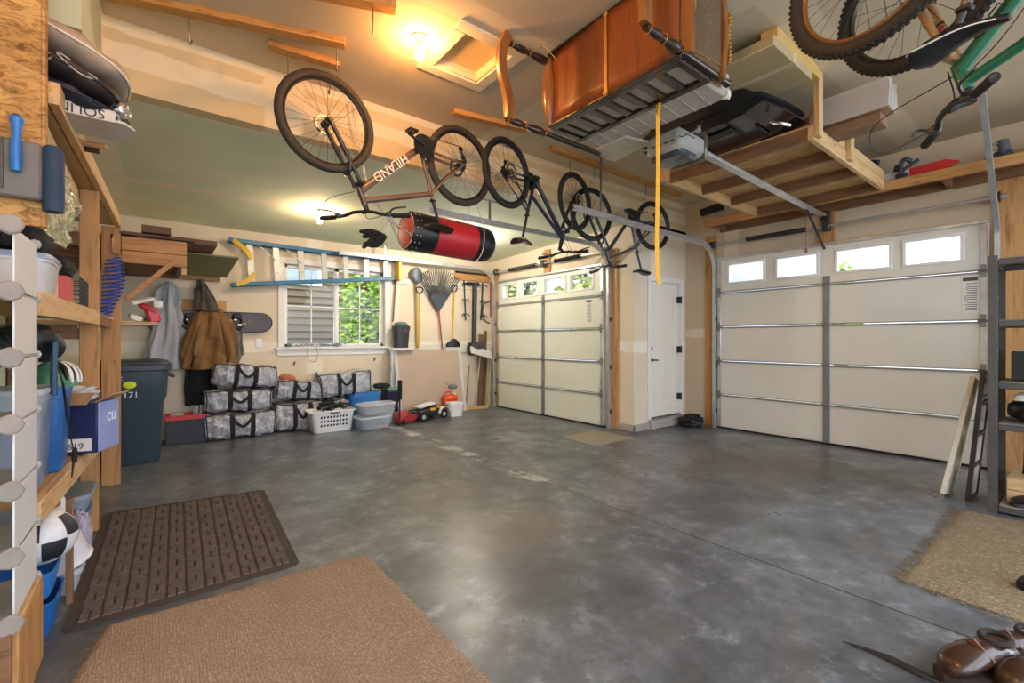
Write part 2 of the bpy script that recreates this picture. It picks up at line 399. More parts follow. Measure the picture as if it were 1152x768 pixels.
# ---- garage doors
m_door = M('door_steel_white', '#e2ddcf', .45, var=.03, scale=2)
m_door2 = M('door_steel_green_white', '#dfe0cf', .45, var=.03, scale=2)
def gdoor(name, X, rng, zs, mat, wins, label_y):
    y0, y1, h = rng; W = y1-y0; t = .045
    root = struct(MB().bb(X+.006, X+.03, y0-.02, y1+.02, .0, .02).build(name, rubber))
    for i in range(len(zs)-1):
        za, zb = zs[i]+.004, zs[i+1]-.004; s = MB()
        if i < len(zs)-2: s.bb(X, X+t, y0, y1, za, zb, .006)
        else:
            ys = [y0] + [q for a, b in wins for q in (a, b)] + [y1]; z0, z1 = wz
            for k in range(0, len(ys), 2): s.bb(X, X+t, ys[k], ys[k+1], za, zb)
            for a, b in wins: s.bb(X, X+t, a, b, za, z0).bb(X, X+t, a, b, z1, zb)
        s.build('section', mat, root, ang=30)
        if i: MB().bb(X-.022, X, y0+.02, y1-.02, zs[i]-.022, zs[i]-.006, .004).bb(X-.014, X, y0+.02, y1-.02, zs[i]+.006, zs[i]+.016, .003).build('joint_rail', M('door_rail', '#94918a', .6, .1), root)
    for a, b in wins:
        z0, z1 = wz; g = MB(); k = .028
        g.bb(X-.014, X+t+.01, a-k, a+.004, z0, z1, .004).bb(X-.014, X+t+.01, b-.004, b+k, z0, z1, .004).bb(X-.014, X+t+.01, a-k, b+k, z0-k, z0, .004).bb(X-.014, X+t+.01, a-k, b+k, z1, z1+k, .004)
        fr_ = g.build('window_frame', white, root)
        MB().bb(X+.018, X+.024, a, b, z0, z1).build('pane', GLASS(), fr_, smooth=False)
    ym = (y0+y1)/2
    for y, wd in ((y0+.035, .05), (ym, .075), (y1-.035, .05)):
        MB().bb(X-.012, X-.001, y-wd/2, y+wd/2, .03, zs[-2]+.10 if y == ym else zs[-1]-.03, .004).build('stile', steel if y != ym else M('grey_stile', '#8d9296', .45, .5, var=.1), root)
        for z in zs[1:-1]:
            MB().bb(X-.03, X-.0125, y-.02, y+.02, z-.065, z-.012, .003).bb(X-.03, X-.0125, y-.02, y+.02, z+.012, z+.065, .003).cyl((X-.03, y-.04, z), (X-.03, y+.04, z), .01, 10).build('hinge', M('zinc_hinge', '#8d8f8f', .45, .6), root)
    MB().bb(X-.05, X, y0+.01, y1-.01, h-.035, h-.005, .004).build('top_strut', steel, root)
    lb = MB().bb(X-.003, X, label_y-.06, label_y+.06, zs[-2]-.42, zs[-2]-.05).build('warning_label', M('paper', '#e9e6dc', .7, var=.02), root, smooth=False)
    q = MB().bb(X-.005, X-.003, label_y-.055, label_y+.055, zs[-2]-.09, zs[-2]-.055)
    for i in range(16): q.bb(X-.005, X-.003, label_y-.05, label_y+.05-random.random()*.03, zs[-2]-.12-i*.018, zs[-2]-.114-i*.018)
    q.build('label_print', M('ink', '#4b4a48', .7), lb, smooth=False)
    return root
wz = (2.09, 2.32)
gdoor('door_1', 5.22, LD, [.02, .50, .98, 1.47, 1.96, 2.41], m_door2, [(6.50, 6.92), (5.94, 6.38), (5.27, 5.76), (4.68, 5.14)][::-1], 4.75)
wz = (2.13, 2.38)
gdoor('door_2', 6.55, RD, [.02, .50, .99, 1.49, 1.99, 2.48], m_door, [(2.78, 3.25), (2.14, 2.60), (1.42, 1.92), (.84, 1.28)][::-1], .77)

# ---- side door
d = MB().bb(dx0+.012, dx1-.012, YJ+.045, YJ+.085, dz0+.01, dz1-.012, .003)
def frame2(mb, x0, x1, z0, z1, y, k=.014):
    mb.bb(x0, x1, y-.008, y+.004, z0, z0+k, .003).bb(x0, x1, y-.008, y+.004, z1-k, z1, .003).bb(x0, x0+k, y-.008, y+.004, z0, z1, .003).bb(x1-k, x1, y-.008, y+.004, z0, z1, .003)
for x0, x1, z0, z1 in ((dx0+.12, dx1-.12, 1.62, 2.02), (dx0+.12, 6.04, .38, 1.48), (6.10, dx1-.12, .38, 1.48)):
    frame2(d, x0, x1, z0, z1, YJ+.045); d.bb(x0+.04, x1-.04, YJ+.038, YJ+.046, z0+.04, z1-.04, .005)
dr = struct(d.build('door_3', M('door_white', '#e9e2d2', .4, var=.02)))
MB().bb(dx0-.07, dx0, YJ-.018, YJ, dz0, dz1, .004).bb(dx1, dx1+.07, YJ-.018, YJ, dz0, dz1, .004).bb(dx0-.07, dx1+.07, YJ-.018, YJ, dz1, dz1+.07, .004).bb(dx0, dx0+.012, YJ, YJ+.12, dz0, dz1-.012).bb(dx1-.012, dx1, YJ, YJ+.12, dz0, dz1-.012).bb(dx0, dx1, YJ, YJ+.12, dz1-.012, dz1).build('door_frame', m_trim, dr)
MB().bb(dx0, dx1, YJ-.02, YJ+.10, dz0, dz0+.012).build('threshold', M('dark_threshold', '#3a3733', .5), dr)
hx = dx0+.075
MB().lathe((hx, YJ+.045, 1.0), [(.032, 0), (.032, -.01), (.014, -.014), (.012, -.05)], (0, 1, 0), 18).tube(cr([(hx, YJ-.01, 1.0), (hx+.04, YJ-.018, 1.0), (hx+.11, YJ-.01, .995)], 5), .009, 8).build('door_handle', black, dr)
MB().lathe((hx, YJ+.045, 1.17), [(.03, 0), (.03, -.012), (.012, -.02)], (0, 1, 0), 18).build('deadbolt', black, dr)
for z in (.42, 1.15, 1.92): MB().bb(dx1-.03, dx1+.006, YJ-.024, YJ+.04, z-.05, z+.05, .003).cyl((dx1, YJ-.024, z-.055), (dx1, YJ-.024, z+.055), .008, 8).build('hinge', black, dr)

# ---- timber door jambs and wall battens
for i, (x0, x1, y0, y1, z0, z1) in enumerate([(XR-.035, XR, 4.25, 4.44, 0.0, 2.62), (XR-.035, XR, 7.17, 7.30, 0, 2.70), (XF-.04, XF, 3.47, 3.63, 0, 2.86), (XF-.04, XF, .30, .60, 0, 2.88), (XF-.04, XF, 1.96, 2.14, 2.50, 2.89), (XR-.035, XR, 5.68, 5.84, 2.44, 2.84)]):
    struct(MB().bb(x0, x1, y0, y1, z0, z1, .003).build('trim_%d' % (i+3), fir('z')))
c_b = MB(); c_b.bb(3.22, 5.05, YB-.025, YB, 2.27, 2.37, .003); struct(c_b.build('trim_9', M('painted_batten', '#ddd6c6', .6, var=.05)))
c_b = MB(); c_b.bb(3.20, 5.28, YB-.025, YB, 1.06, 1.22, .003); struct(c_b.build('trim_10', M('painted_batten', '#ddd6c6', .6)))
struct(MB().bb(4.45, 5.24, YB-.045, YB, 2.44, 2.56, .003).build('trim_11', fir('x')))
struct(MB().bb(.05, .78, YB-.03, YB, 1.70, 1.84, .003).build('trim_12', fir('x')))
struct(MB().bb(-.5, .70, YB-.05, YB, 2.10, 2.22, .003).build('trim_13', brown('x')))

# ---- attic hatch
t = MB(); k = .09
hx0_, hx1_ = 1.68, 2.08
t.bb(hx0_-k, hx0_, hy0, hy1, CEIL-.02, CEIL, .004).bb(hx1_, hx1_+k, hy0, hy1, CEIL-.02, CEIL, .004).bb(hx0_-k, hx1_+k, hy0-k, hy0, CEIL-.02, CEIL, .004).bb(hx0_-k, hx1_+k, hy1, hy1+k, CEIL-.02, CEIL, .004)
t.bb(hx0_, hx0_+.012, hy0, hy1, CEIL, CEIL+.10).bb(hx1_-.012, hx1_, hy0, hy1, CEIL, CEIL+.10).bb(hx0_, hx1_, hy0, hy0+.012, CEIL, CEIL+.10).bb(hx0_, hx1_, hy1-.012, hy1, CEIL, CEIL+.10)
ha = struct(t.build('trim_14', M('hatch_trim', '#e4d8bd', .6, var=.04)))
MB().bb(hx0_+.012, hx1_-.012, hy0+.012, hy1-.012, CEIL+.07, CEIL+.09).build('hatch_panel', M('hatch_panel', '#dcc48f', .7, var=.06), ha)

# ================================================================ OUTSIDE
ho = thing('neighbouring_house', 'tan clapboard house seen through the back window', 'house', (2.6, 11.3, -.14))
s = MB()
for i in range(26):
    z = -.1+i*.16; s.prism([(0, 0), (-.06, 0), (-.008, .165), (0, .165)], (1.5, 11.3, z), (0, 1, 0), (0, 0, 1), 9)
s.build('siding', M('tan_siding', '#74664c', .8, var=.06), ho)
MB().bb(1.9, 3.1, 11.22, 11.27, 2.55, 3.25, .01).build('window_frame', white, ho)
MB().bb(2.0, 3.0, 11.2, 11.215, 2.62, 3.18).build('pane', M('grey_pane', '#8fa0ac', .1, var=.3, scale=2), ho)
MB().bb(-3, 6, 11.2, 11.26, -.12, .75, .01).build('skirt_board', M('skirt', '#d7d8d2', .7), ho)
def foliage(c, d, n, size, seed):
    r = random.Random(seed); mb = MB(); c = V(c)
    for _ in range(n):
        u = V((r.gauss(0, 1), r.gauss(0, 1), r.gauss(0, 1))).normalized() * (r.random()**.45)
        p = c+V((u.x*d[0]/2, u.y*d[1]/2, u.z*d[2]/2)); a = V((r.uniform(-1, 1), r.uniform(-1, 1), r.uniform(-1, 1))).normalized()
        x, y, z = fr(a); s_ = size*r.uniform(.6, 1.3)
        mb._a([p-x*s_*.4, p-y*s_*.15+a*0, p+x*s_*.9, p+y*s_*.5], [(0, 1, 2, 3)])
    return mb
def leafmat(n, a, b):
    t = NT(n); f = t.noise(t.coord(), 6, 3); t.lk(t.ramp(f, [(.35, lin(a)), (.65, lin(b))]), t.b.inputs['Base Color']); t.b.inputs['Roughness'].default_value = .5
    t.b.inputs['Subsurface Weight'].default_value = 0; return t.m
def tree(label, loc, d, hz, n, size, seed, mat, group=None):
    r = thing('tree', label, 'tree', loc, (0, 0, 0), group)
    x, y, z = loc; k = MB(); rr = random.Random(seed)
    for i in range(5):
        a = rr.uniform(0, 6.28); k.tube(cr([(x, y, z), (x+.1*math.cos(a), y+.1*math.sin(a), z+hz*.5), (x+d[0]*.3*math.cos(a), y+d[1]*.3*math.sin(a), z+hz+d[2]*.3)], 5), [.05*(1-.04*j) for j in range(11)], 6)
    k.build('trunk', M('bark', '#5b4a38', .9), r); foliage((x, y, z+hz), d, n, size, seed).build('foliage', mat, r, smooth=False, fix=False)
lf = leafmat('bright_leaves', '#5f8a22', '#a8c848')
lf2 = leafmat('pale_leaves', '#6f8447', '#b6bf7d')
tree('bright green leafy bush outside right half of back window', (4.0, 9.9, -.14), (2.1, 1.2, 3.1), 1.75, 4600, .11, 3, lf)
tree('bright tree beyond the left garage door, farthest window side', (10.5, 13.2, -.14), (2.6, 2.6, 4.6), 3.0, 1500, .24, 5, lf2, 'trees beyond the left garage door')
tree('bright tree beyond the left garage door, second and third windows', (11, 9.6, -.14), (2.6, 2.6, 4.6), 3.0, 1500, .24, 6, lf2, 'trees beyond the left garage door')
tree('young green tree seen in third window of right garage door', (10.6, 3.05, -.14), (.7, .7, 2.0), 2.0, 500, .14, 8, lf)

# ---- world and lamps
wd = bpy.data.worlds.new('sky_world'); SC.world = wd; wd.use_nodes = True
n = wd.node_tree.nodes; l = wd.node_tree.links; bg = n['Background']
tc = n.new('ShaderNodeTexCoord'); mp = n.new('ShaderNodeMapping'); mp.inputs['Scale'].default_value = (1, 1, 2.5)
nz = n.new('ShaderNodeTexNoise'); nz.inputs['Scale'].default_value = 3.2; nz.inputs['Detail'].default_value = 7; nz.inputs['Roughness'].default_value = .58
rp = n.new('ShaderNodeValToRGB'); e = rp.color_ramp.elements; e[0].position = .38; e[0].color = (.42, .55, .78, 1); e[1].position = .6; e[1].color = (.92, .94, .98, 1)
l.new(tc.outputs['Generated'], mp.inputs['Vector']); l.new(mp.outputs['Vector'], nz.inputs['Vector']); l.new(nz.outputs['Fac'], rp.inputs['Fac']); l.new(rp.outputs['Color'], bg.inputs['Color'])
sx_ = n.new('ShaderNodeSeparateXYZ'); l.new(tc.outputs['Generated'], sx_.inputs[0])
mr_ = n.new('ShaderNodeMapRange'); mr_.clamp = True; mr_.inputs[1].default_value = -.6; mr_.inputs[2].default_value = .25; mr_.inputs[3].default_value = BACKSKY; mr_.inputs[4].default_value = 1.35   # sky behind the viewpoint raised, added as fill light for the room
l.new(sx_.outputs[1], mr_.inputs[0]); l.new(mr_.outputs[0], bg.inputs['Strength'])
sun = bpy.data.lights.new('sun', 'SUN'); sun.energy = 4.0; sun.angle = .01; sun.color = (1, .95, .86)
so = bpy.data.objects.new('sun', sun); COL.objects.link(so); so.rotation_euler = V((-.62, .05, .78)).to_track_quat('Z', 'Y').to_euler()
def bulb(label, top, power, hx='#ffb162'):
    top = V(top); r = thing('ceiling_bulb', label, 'light', top, (0, 0, 0))
    MB().lathe(top, [(.058, 0), (.058, -.012), (.045, -.022), (.028, -.026), (.022, -.06), (.001, -.06)], n=24).build('lampholder', M('porcelain', '#e9e4da', .3), r)
    MB().lathe(top, [(.012, -.058), (.014, -.075), (.027, -.10), (.032, -.125), (.026, -.147), (.012, -.158), (.001, -.16)], n=20).build('bulb', EM('bulb_glow_%d' % int(power), hx, power), r)
bulb('bare glowing bulb in white holder beside the attic hatch', onZ(472, 42, CEIL), 400)
bulb('added bare glowing bulb on ceiling, out of view over the viewpoint', (.35, .95, CEIL), 680)  # unseen lamp, added to warm and brighten the upper ceiling
bulb('bare glowing bulb on the low ceiling left of handlebars', (1.60, 5.90, 2.897), 400, '#ffd9b0')
bulb('added bare glowing bulb on the low ceiling, unseen behind the punching bag', (3.75, 5.95, 2.895), 1250, '#fff3e4')  # added lamp kept out of sight, brightens the low bay ceiling
# ================================================================ BICYCLES
def bike(label, cat_group, loc, rz, R=.33, L=1.05, tyre=.026, frame='#6a5c50', fork=None, rim='#2a2a2b', tyre_c='#1f1e1d', bar=.34, saddle='#1b1b1d', sh=.70, seat_rot=0, knobs=False,
         step=False, ho=.245, marks=False, turn=0.0, logo=None, tdown=.03, disc=True, stripe=None, sad_h=None, hid=()):
    rt = thing('bicycle', label, 'bicycle', (0, 0, 0), (0, 0, 0), cat_group)
    mf = M('bike_frame_'+frame[1:], frame, .35, .1, var=.08, coat=.4); mk = M('bike_fork_'+(fork or frame)[1:], fork or frame, .35, .2, coat=.3)
    mr = M('bike_rim_'+rim[1:], rim, .35, .6); mt = M('bike_tyre_'+tyre_c[1:], tyre_c, .75, var=.25, scale=40); ms = M('spoke', '#3c3a38', .4, .6)
    ra = V((0, 0, R)); fa = V((L, 0, R)); bb_ = V((.43, 0, R-.045))
    for c, nm in ((ra, 'r'), (fa, 'f')):
        w = MB().torus(c, R-tyre*2-.004, .011, n=56, m=8, sq=1.3); w.cyl(c-V((0, .05, 0)), c+V((0, .05, 0)), .018, 12); w.lathe(c-V((0, .04, 0)), [(.018, 0), (.03, .004), (.03, .01), (.018, .014), (.018, .066), (.03, .07), (.03, .076), (.018, .08)], (0, 1, 0), 14)
        wo = w.build('wheel', mr, rt)
        t = MB().torus(c, R-tyre, tyre, n=64, m=12)
        if knobs:
            for i in range(76):
                a = 2*PI*i/76; d = V((math.cos(a), 0, math.sin(a))); tt = V((-d.z, 0, d.x))
                for sy in (-.55, 0, .55):
                    aa = a+(PI/76 if sy else 0); d = V((math.cos(aa), 0, math.sin(aa))); tt = V((-d.z, 0, d.x)); yy = tyre*sy
                    t.box(c+d*(R-tyre+math.sqrt(max(0, tyre**2-yy**2)))+V((0, yy, 0)), (.015, .012, .009), .002, Matrix((tt, V((0, 1, 0)), d)).transposed())
        t.build('tyre', mt, wo)
        s = MB(); ns = 28
        for i in range(ns):
            a = 2*PI*i/ns; off = (.9 if i % 2 else -.9); ah = a+off*(1 if (i//2) % 2 else -1)*.8
            s.tube([c+V((math.cos(ah)*.026, .033*(1 if i % 2 else -1), math.sin(ah)*.026)), c+V((math.cos(a)*(R-tyre*2-.006), 0, math.sin(a)*(R-tyre*2-.006)))], .0013, 4, cap=False)
        s.build('spokes', ms, wo)
        if disc: MB().torus(c+V((0, .058, 0)), .068, .012, n=28, m=6, sq=.12).lathe(c+V((0, .056, 0)), [(.03, 0), (.03, .004)], (0, 1, 0), 12).build('brake_disc', chrome, wo)
    hb = fa+V((-ho, 0, .43)); ht = fa+V((-ho*1.19, 0, .545)); ax = (ht-hb).normalized()
    st = bb_+V((-.118, 0, .40 if not step else .36)); sx = V((-.283, 0, .96)).normalized()
    f = MB()
    f.tube([bb_, hb+ax*.02], [tdown*.85, tdown], 12); f.tube([st-sx*.03, ht-ax*.03], tdown*.72, 12) if not step else f.tube([bb_+sx*.18, hb+ax*.05], tdown*.72, 12)
    f.tube([bb_, st+sx*.03], .017, 12); f.tube([hb-ax*.005, ht+ax*.005], .024, 14); f.cyl(bb_-V((0, .036, 0)), bb_+V((0, .036, 0)), .022, 14)
    for s in (-1, 1):
        e = V((0, s*.058, 0))
        f.tube([bb_+V((-.03, s*.03, 0)), V((.30, s*.045, R-.02)), ra+e], [.012, .012, .009], 8)
        f.tube([st+V((.004, s*.012, -.03)), V((.20, s*.04, R+.18)), ra+e], [.010, .010, .008], 8)
    fo_ = f.build('frame', mf, rt)
    k = MB(); fk = []
    for s in (-1, 1):
        y = V((0, s*.055, 0)); up = hb+V((.012, 0, -.03))+y
        k.tube([fa+y, fa+y+(up-fa-y)*.55], [.016, .019], 10); k.tube([fa+y+(up-fa-y)*.5, up], .0145, 10)
        k.cyl(fa+V((0, s*.045, 0)), fa+V((0, s*.072, 0)), .017, 10)
    mid = fa+(hb-fa)*.62
    k.tube(cr([mid+V((0, -.055, 0)), mid+V((-.0, -.04, .07)), mid+V((0, .04, .07)), mid+V((0, .055, 0))], 5), .012, 8)
    k.box(hb+V((.004, 0, -.03)), (.05, .15, .035), .01); fko = k.build('fork', mk, rt)
    if stripe:
        for j, hx in enumerate(stripe):
            q = fa+(hb-fa)*(.42+j*.05); MB().tube([q+V((.003, .055, 0)), q+V((.003, .055, 0))+(hb-fa)*.03], .0205, 10).build('decal', M('decal_'+hx[1:], hx, .4), fko)
    # cockpit
    cp = ht+ax*.05; ca, sa = math.cos(turn), math.sin(turn)
    def rotp(p): q = V(p); return cp+V((q.x*ca-q.y*sa, q.x*sa+q.y*ca, q.z))
    MB().tube([ht, ht+ax*.065], .02, 12).tube([rotp((0, 0, 0)), rotp((.07, 0, .03))], .017, 10).build('stem', black, rt)
    hbm = MB().tube(cr([rotp((.05, -bar, .06)), rotp((.06, -bar*.45, .05)), rotp((.075, -.07, .03)), rotp((.075, .07, .03)), rotp((.06, bar*.45, .05)), rotp((.05, bar, .06))], 5), .0125, 10)
    ho_ = hbm.build('handlebar', black, rt)
    for s in (-1, 1):
        MB().tube([rotp((.05, s*bar, .06)), rotp((.054, s*(bar-.13), .058))], [.019, .017], 12).build('grip', rubber, ho_)
        MB().box(rotp((.065, s*(bar-.16), .05)), (.045, .035, .035), .008).tube(cr([rotp((.08, s*(bar-.15), .045)), rotp((.11, s*(bar-.10), .02)), rotp((.10, s*(bar-.01), .01))], 4), .007, 6).build('brake_lever', dsteel, ho_)
    cb = MB()
    for s, r_ in ((-1, .13), (1, .17)):
        a = rotp((.08, s*(bar-.16), .05)); cb.tube(cr([a, a+V((r_, -s*.06, .05)), a+V((r_*.8, -s*.16, -.06)), hb+V((.02, s*.03, .02))], 7), .0028, 5)
    cb.tube(cr([hb+V((.0, .03, .05)), hb+V((-.15, .035, -.08)), bb_+V((.1, .03, .09)), bb_], 6), .0025, 5)
    cb.build('cable', M('cable_black', '#151515', .4), rt)
    # saddle
    sh_ = sad_h or sh; sp = bb_+sx*sh_
    MB().tube([st, sp-V((0, 0, .03))], .0135, 10).box(st+sx*.03, (.045, .045, .02), .006).build('seat_post', black, rt)
    rg = []
    for i in range(13):
        u = i/12; x = -.13+.27*u; wdt = .072*(1-u)**1.1*(1 if u > .08 else .75)+.020; z = .012*math.cos(u*5)+.004; hh = .045*(1-.55*u)
        if i == 0: wdt *= .7
        if i == 12: wdt *= .55
        rg.append([sp+V((x, wdt*math.cos(2*PI*j/14), z+.02+hh*(math.sin(2*PI*j/14)*(.45 if math.sin(2*PI*j/14) > 0 else .9)))) for j in range(14)])
    sd = MB().rings(rg); sd.tube([sp+V((-.09, .025, -.012)), sp+V((.0, .022, -.028)), sp+V((.09, .01, .0))], .0035, 6).tube([sp+V((-.09, -.025, -.012)), sp+V((.0, -.022, -.028)), sp+V((.09, -.01, .0))], .0035, 6)
    so_ = sd.build('saddle', M('saddle_'+saddle[1:], saddle, .35, coat=.2), rt)
    if saddle == '#15171d':
        for sy in (-1, 1): MB().tube([sp+V((-.125+.26*i/12, sy*(.072*(1-i/12)**1.1*(1 if i > 0 else .6)+.021)*.93, .012*math.cos(i/12*5)+.024-.012*(1-i/12))) for i in range(12)], .0032, 6).build('trim_line', M('saddle_trim', '#dfe3ea', .4), so_)
    # drive train (right side: y negative)
    cs = MB(); y = -.052
    for r_ in (.088, .066): cs.torus(bb_+V((0, y, 0)), r_, .007, n=32, m=6, sq=.35)
    cs.lathe(bb_+V((0, y-.006, 0)), [(.03, 0), (.098, 0), (.098, .003), (.03, .003)], (0, 1, 0), 32)
    for i in range(5):
        a = 2*PI*i/5; cs.beam(bb_+V((0, y, 0)), bb_+V((math.cos(a)*.085, y, math.sin(a)*.085)), .004, .016, .001, (0, 1, 0))
    co_ = cs.build('crankset', black, rt)
    ang = -.3
    for s, a in ((-1, ang), (1, ang+PI)):
        e = bb_+V((math.cos(a)*.17, s*.075, math.sin(a)*.17))
        MB().beam(bb_+V((0, s*.062, 0)), e, .016, .028, .005, (0, 1, 0)).build('crank_arm', dsteel, co_)
        p = MB(); q = e+V((0, s*.055, 0)); p.box(q+V((.032, 0, 0)), (.016, .085, .022), .004).box(q-V((.032, 0, 0)), (.016, .085, .022), .004).box(q+V((0, .036, 0)), (.06, .012, .02), .003).box(q-V((0, .036, 0)), (.06, .012, .02), .003).cyl(e, q+V((0, s*.03, 0)), .008, 8)
        p.build('pedal', black, co_)
    c2 = MB()
    for i in range(6): c2.lathe(ra+V((0, -.018-.005*i, 0)), [(.05-.006*i, 0), (.05-.006*i, .002)], (0, 1, 0), 24)
    c2.build('cassette', dsteel, rt)
    dl = MB(); q = ra+V((.01, -.055, -.06)); dl.lathe(q+V((0, -.006, 0)), [(.024, 0), (.024, .008)], (0, 1, 0), 14).lathe(q+V((.03, -.006, -.07)), [(.024, 0), (.024, .008)], (0, 1, 0), 14).beam(q, q+V((.03, 0, -.07)), .012, .02, .003, (0, 1, 0)).box(ra+V((.0, -.062, -.03)), (.035, .03, .045), .008)
    dl.build('derailleur', black, rt)
    MB().strap([bb_+V((.0, y, .089)), ra+V((0, -.035, .04))], .008, .006, (0, 1, 0)).strap([bb_+V((.0, y, -.089)), q+V((.05, 0, -.09))], .008, .006, (0, 1, 0)).build('chain', M('chain_steel', '#6c6a66', .4, .8), rt)
    if marks:
        d = (hb-bb_).normalized(); n_ = V((-d.z, 0, d.x))
        for i in range(4):
            for sy in (-1, 1):
                c = bb_+(hb-bb_)*(.50+.105*i)+V((0, sy*tdown*.97, 0)); MB().tube([c+d*x_+n_*z_ for x_, z_ in ((-.024, -.016), (.02, -.016), (.024, .0), (.012, .016), (-.024, .016))], .003, 5, closed=True).build('decal', black, fo_)
    if logo:
        d = (hb-bb_).normalized(); c = bb_+(hb-bb_)*.54; n_ = V((-d.z, 0, d.x)); nm = V((0, -1, 0))
        text(logo[0], logo[1], M('logo_'+logo[2][1:], logo[2], .5), fo_, c+V((0, -(tdown+.0015), 0)), d, n_, 'logo', .0015)
    rt.location = loc; rt.rotation_euler = (PI, 0, rz)
    return rt
GB = 'bicycles hung upside down from the ceiling'
# world loc = wheel contact (top, wheels up); origin under rear axle
def hang(label, rear, front, **k):
    rear, front = V(rear), V(front); d = front-rear; L = math.hypot(d.x, d.y)
    return bike(label, GB, rear, math.atan2(d.y, d.x), L=L, **k)
hang('brown mountain bike with white lettering hung upside down, largest and leftmost bike', (2.216, 3.60, 3.265), (.997, 3.475, 3.265), R=.365, tyre=.029, frame='#6b5344', fork='#2b2827', tyre_c='#35302a', rim='#2c2a28', logo=('HILAND', .105, '#e8e0d2'), tdown=.034, bar=.36, turn=-.7, sad_h=.66)
hang('dark navy bike hung upside down between brown bike and the farthest bike', (2.66, 3.47, 3.235), (3.83, 3.70, 3.225), R=.335, frame='#242436', fork='#2a2a35', bar=.33, saddle='#1a1a1c', step=True, tdown=.026, sad_h=.68)
hang('black bike hung upside down nearest the side door, beside the yellow strap', (5.30, 3.67, 3.17), (4.22, 3.80, 3.17), R=.33, frame='#3a3c40', fork='#33353a', bar=.32, tdown=.025, sad_h=.70)
hang('green framed bike hung upside down in the top right corner', (2.445, -.50, 3.25), (2.76, .50, 3.25), marks=True, ho=.15, R=.345, tyre=.029, frame='#147050', fork='#b28d62', tyre_c='#2a2622', rim='#3a3631', knobs=True, bar=.32, turn=-.77, stripe=['#2a2a2a', '#b5242c', '#b5242c', '#b5242c'], tdown=.03)
hang('bike with bronze rims hung upside down, its black saddle before the green bike', (2.38, .58, 3.225), (2.12, -.46, 3.225), R=.345, tyre=.031, frame='#5a4a3a', fork='#4a3d31', tyre_c='#2e2823', rim='#9a6a3e', knobs=True, sad_h=.53, bar=.3, saddle='#15171d')

# ---- ceiling strips with bike hooks
def strip(label, a, b, z0, hooks, hz, ax='x', cat='wood strip'):
    a, b = V(a), V(b); a.z = b.z = (CEIL+z0)/2; h = CEIL-z0
    r = thing('ceiling_strip', label, cat, (a.x, a.y, z0), (0, 0, 0), 'lumber strips screwed to the ceiling')
    MB().beam(a, b, .085, h, .004).build('board', WOOD('amber_lumber', '#a06a2e', '#c9934f', ax), r)
    for t in hooks:
        p = a+(b-a)*t; p.z = z0; n = (b-a).normalized(); n = V((-n.y, n.x, 0))
        q = MB().tube(cr([p+V((0, 0, .02)), p-V((0, 0, .10)), p-V((0, 0, hz-.05)), p-V((0, 0, hz))+n*.025, p-V((0, 0, hz-.025))+n*.055, p-V((0, 0, hz-.045))+n*.06], 6), .0045, 8); q.build('hook', M('hook_grey', '#8a857c', .4, .7), r)
strip('long wood strip with empty hooks at top left of ceiling', (-.25, 3.70, 0), (1.06, 3.27, 0), 3.375, (.32, .96), .17)
strip('short wood strip holding front wheel of the brown bike', (.63, 3.62, 0), (1.11, 3.56, 0), 3.375, (.27, .86), .20)
strip('wood strip with one hook at top edge, before the attic hatch', (.55, 2.98, 0), (1.20, 2.72, 0), 3.375, (.8,), .15)
strip('wood strip holding rear wheels of brown and navy bikes', (2.16, 3.64, 0), (2.93, 3.49, 0), 3.375, (.18, .72), .18)
strip('long pale wood strip above the two farthest bikes', (3.40, 3.66, 0), (6.0, 3.70, 0), 3.375, (.12, .28, .68), .20)
# ================================================================ PUNCHING BAG
pb = thing('punching_bag', 'red and black punching bag slung lengthwise on a chain below brown bike', 'punching bag', (1.80, 3.87, 2.12))
A, B = V((1.80, 3.87, 2.30)), V((2.75, 3.87, 2.27)); d = (B-A).normalized(); r = .176
mleather = M('black_leather', '#191a1d', .38, var=.2, bump=.1); mred = M('red_leather', '#b3242b', .4, var=.12, bump=.08)
MB().lathe(A, [(.001, .012), (.12, .012), (r-.01, 0), (r, .02), (r, .26)], d, 36).build('shell', mleather, pb)
MB().lathe(A, [(.001, -.004), (.10, -.004), (r-.016, .002), (r-.016, .012)], d, 30).build('end_cap', M('red_cap', '#cf3a2c', .5), pb)
MB().lathe(A, [(r+.001, .255), (r+.003, .30), (r+.003, .69), (r, .70)], d, 36).build('red_band', mred, pb)
MB().lathe(A, [(r, .69), (r, .84), (r-.012, .89), (r-.05, .925), (.08, .94), (.001, .945)], d, 36).build('base_shell', mleather, pb)
x, y, z = fr(d)
for i in range(16):
    a = 2*PI*i/16
    for h in (.035, .075): MB().ball(A+d*h+(x*math.cos(a)+y*math.sin(a))*(r+.001), (.013, .013, .013), 8, 6).build('rivet', chrome, pb)
def chain(mb, P, ln=.032, th=.003):
    P = [V(p) for p in P]; tot = [0]
    for i in range(1, len(P)): tot.append(tot[-1]+(P[i]-P[i-1]).length)
    n = int(tot[-1]/(ln*.78)); i = 0
    for k in range(n):
        s_ = (k+.5)/n*tot[-1]
        while tot[i+1] < s_: i += 1
        p = P[i]+(P[i+1]-P[i])*((s_-tot[i])/(tot[i+1]-tot[i])); d = (P[i+1]-P[i]).normalized(); x, y, z = fr(d)
        side = x if k % 2 else y; w = .009
        mb.tube([p+d*(math.cos(a)*ln*.5)+side*(math.sin(a)*w) for a in [2*PI*j/10 for j in range(10)]], th, 5, closed=True)
    return mb
cb = MB(); hook = V((1.42, 3.80, 2.55))
for a in (.3, 1.9, 3.6, 5.2): chain(cb, [A+(x*math.cos(a)+y*math.sin(a))*(r-.02)-d*.005, A-d*.16+V((0, 0, .07))])
chain(cb, [A-d*.16+V((0, 0, .07)), (1.45, 3.86, 2.55), (1.30, 3.90, 3.42)])
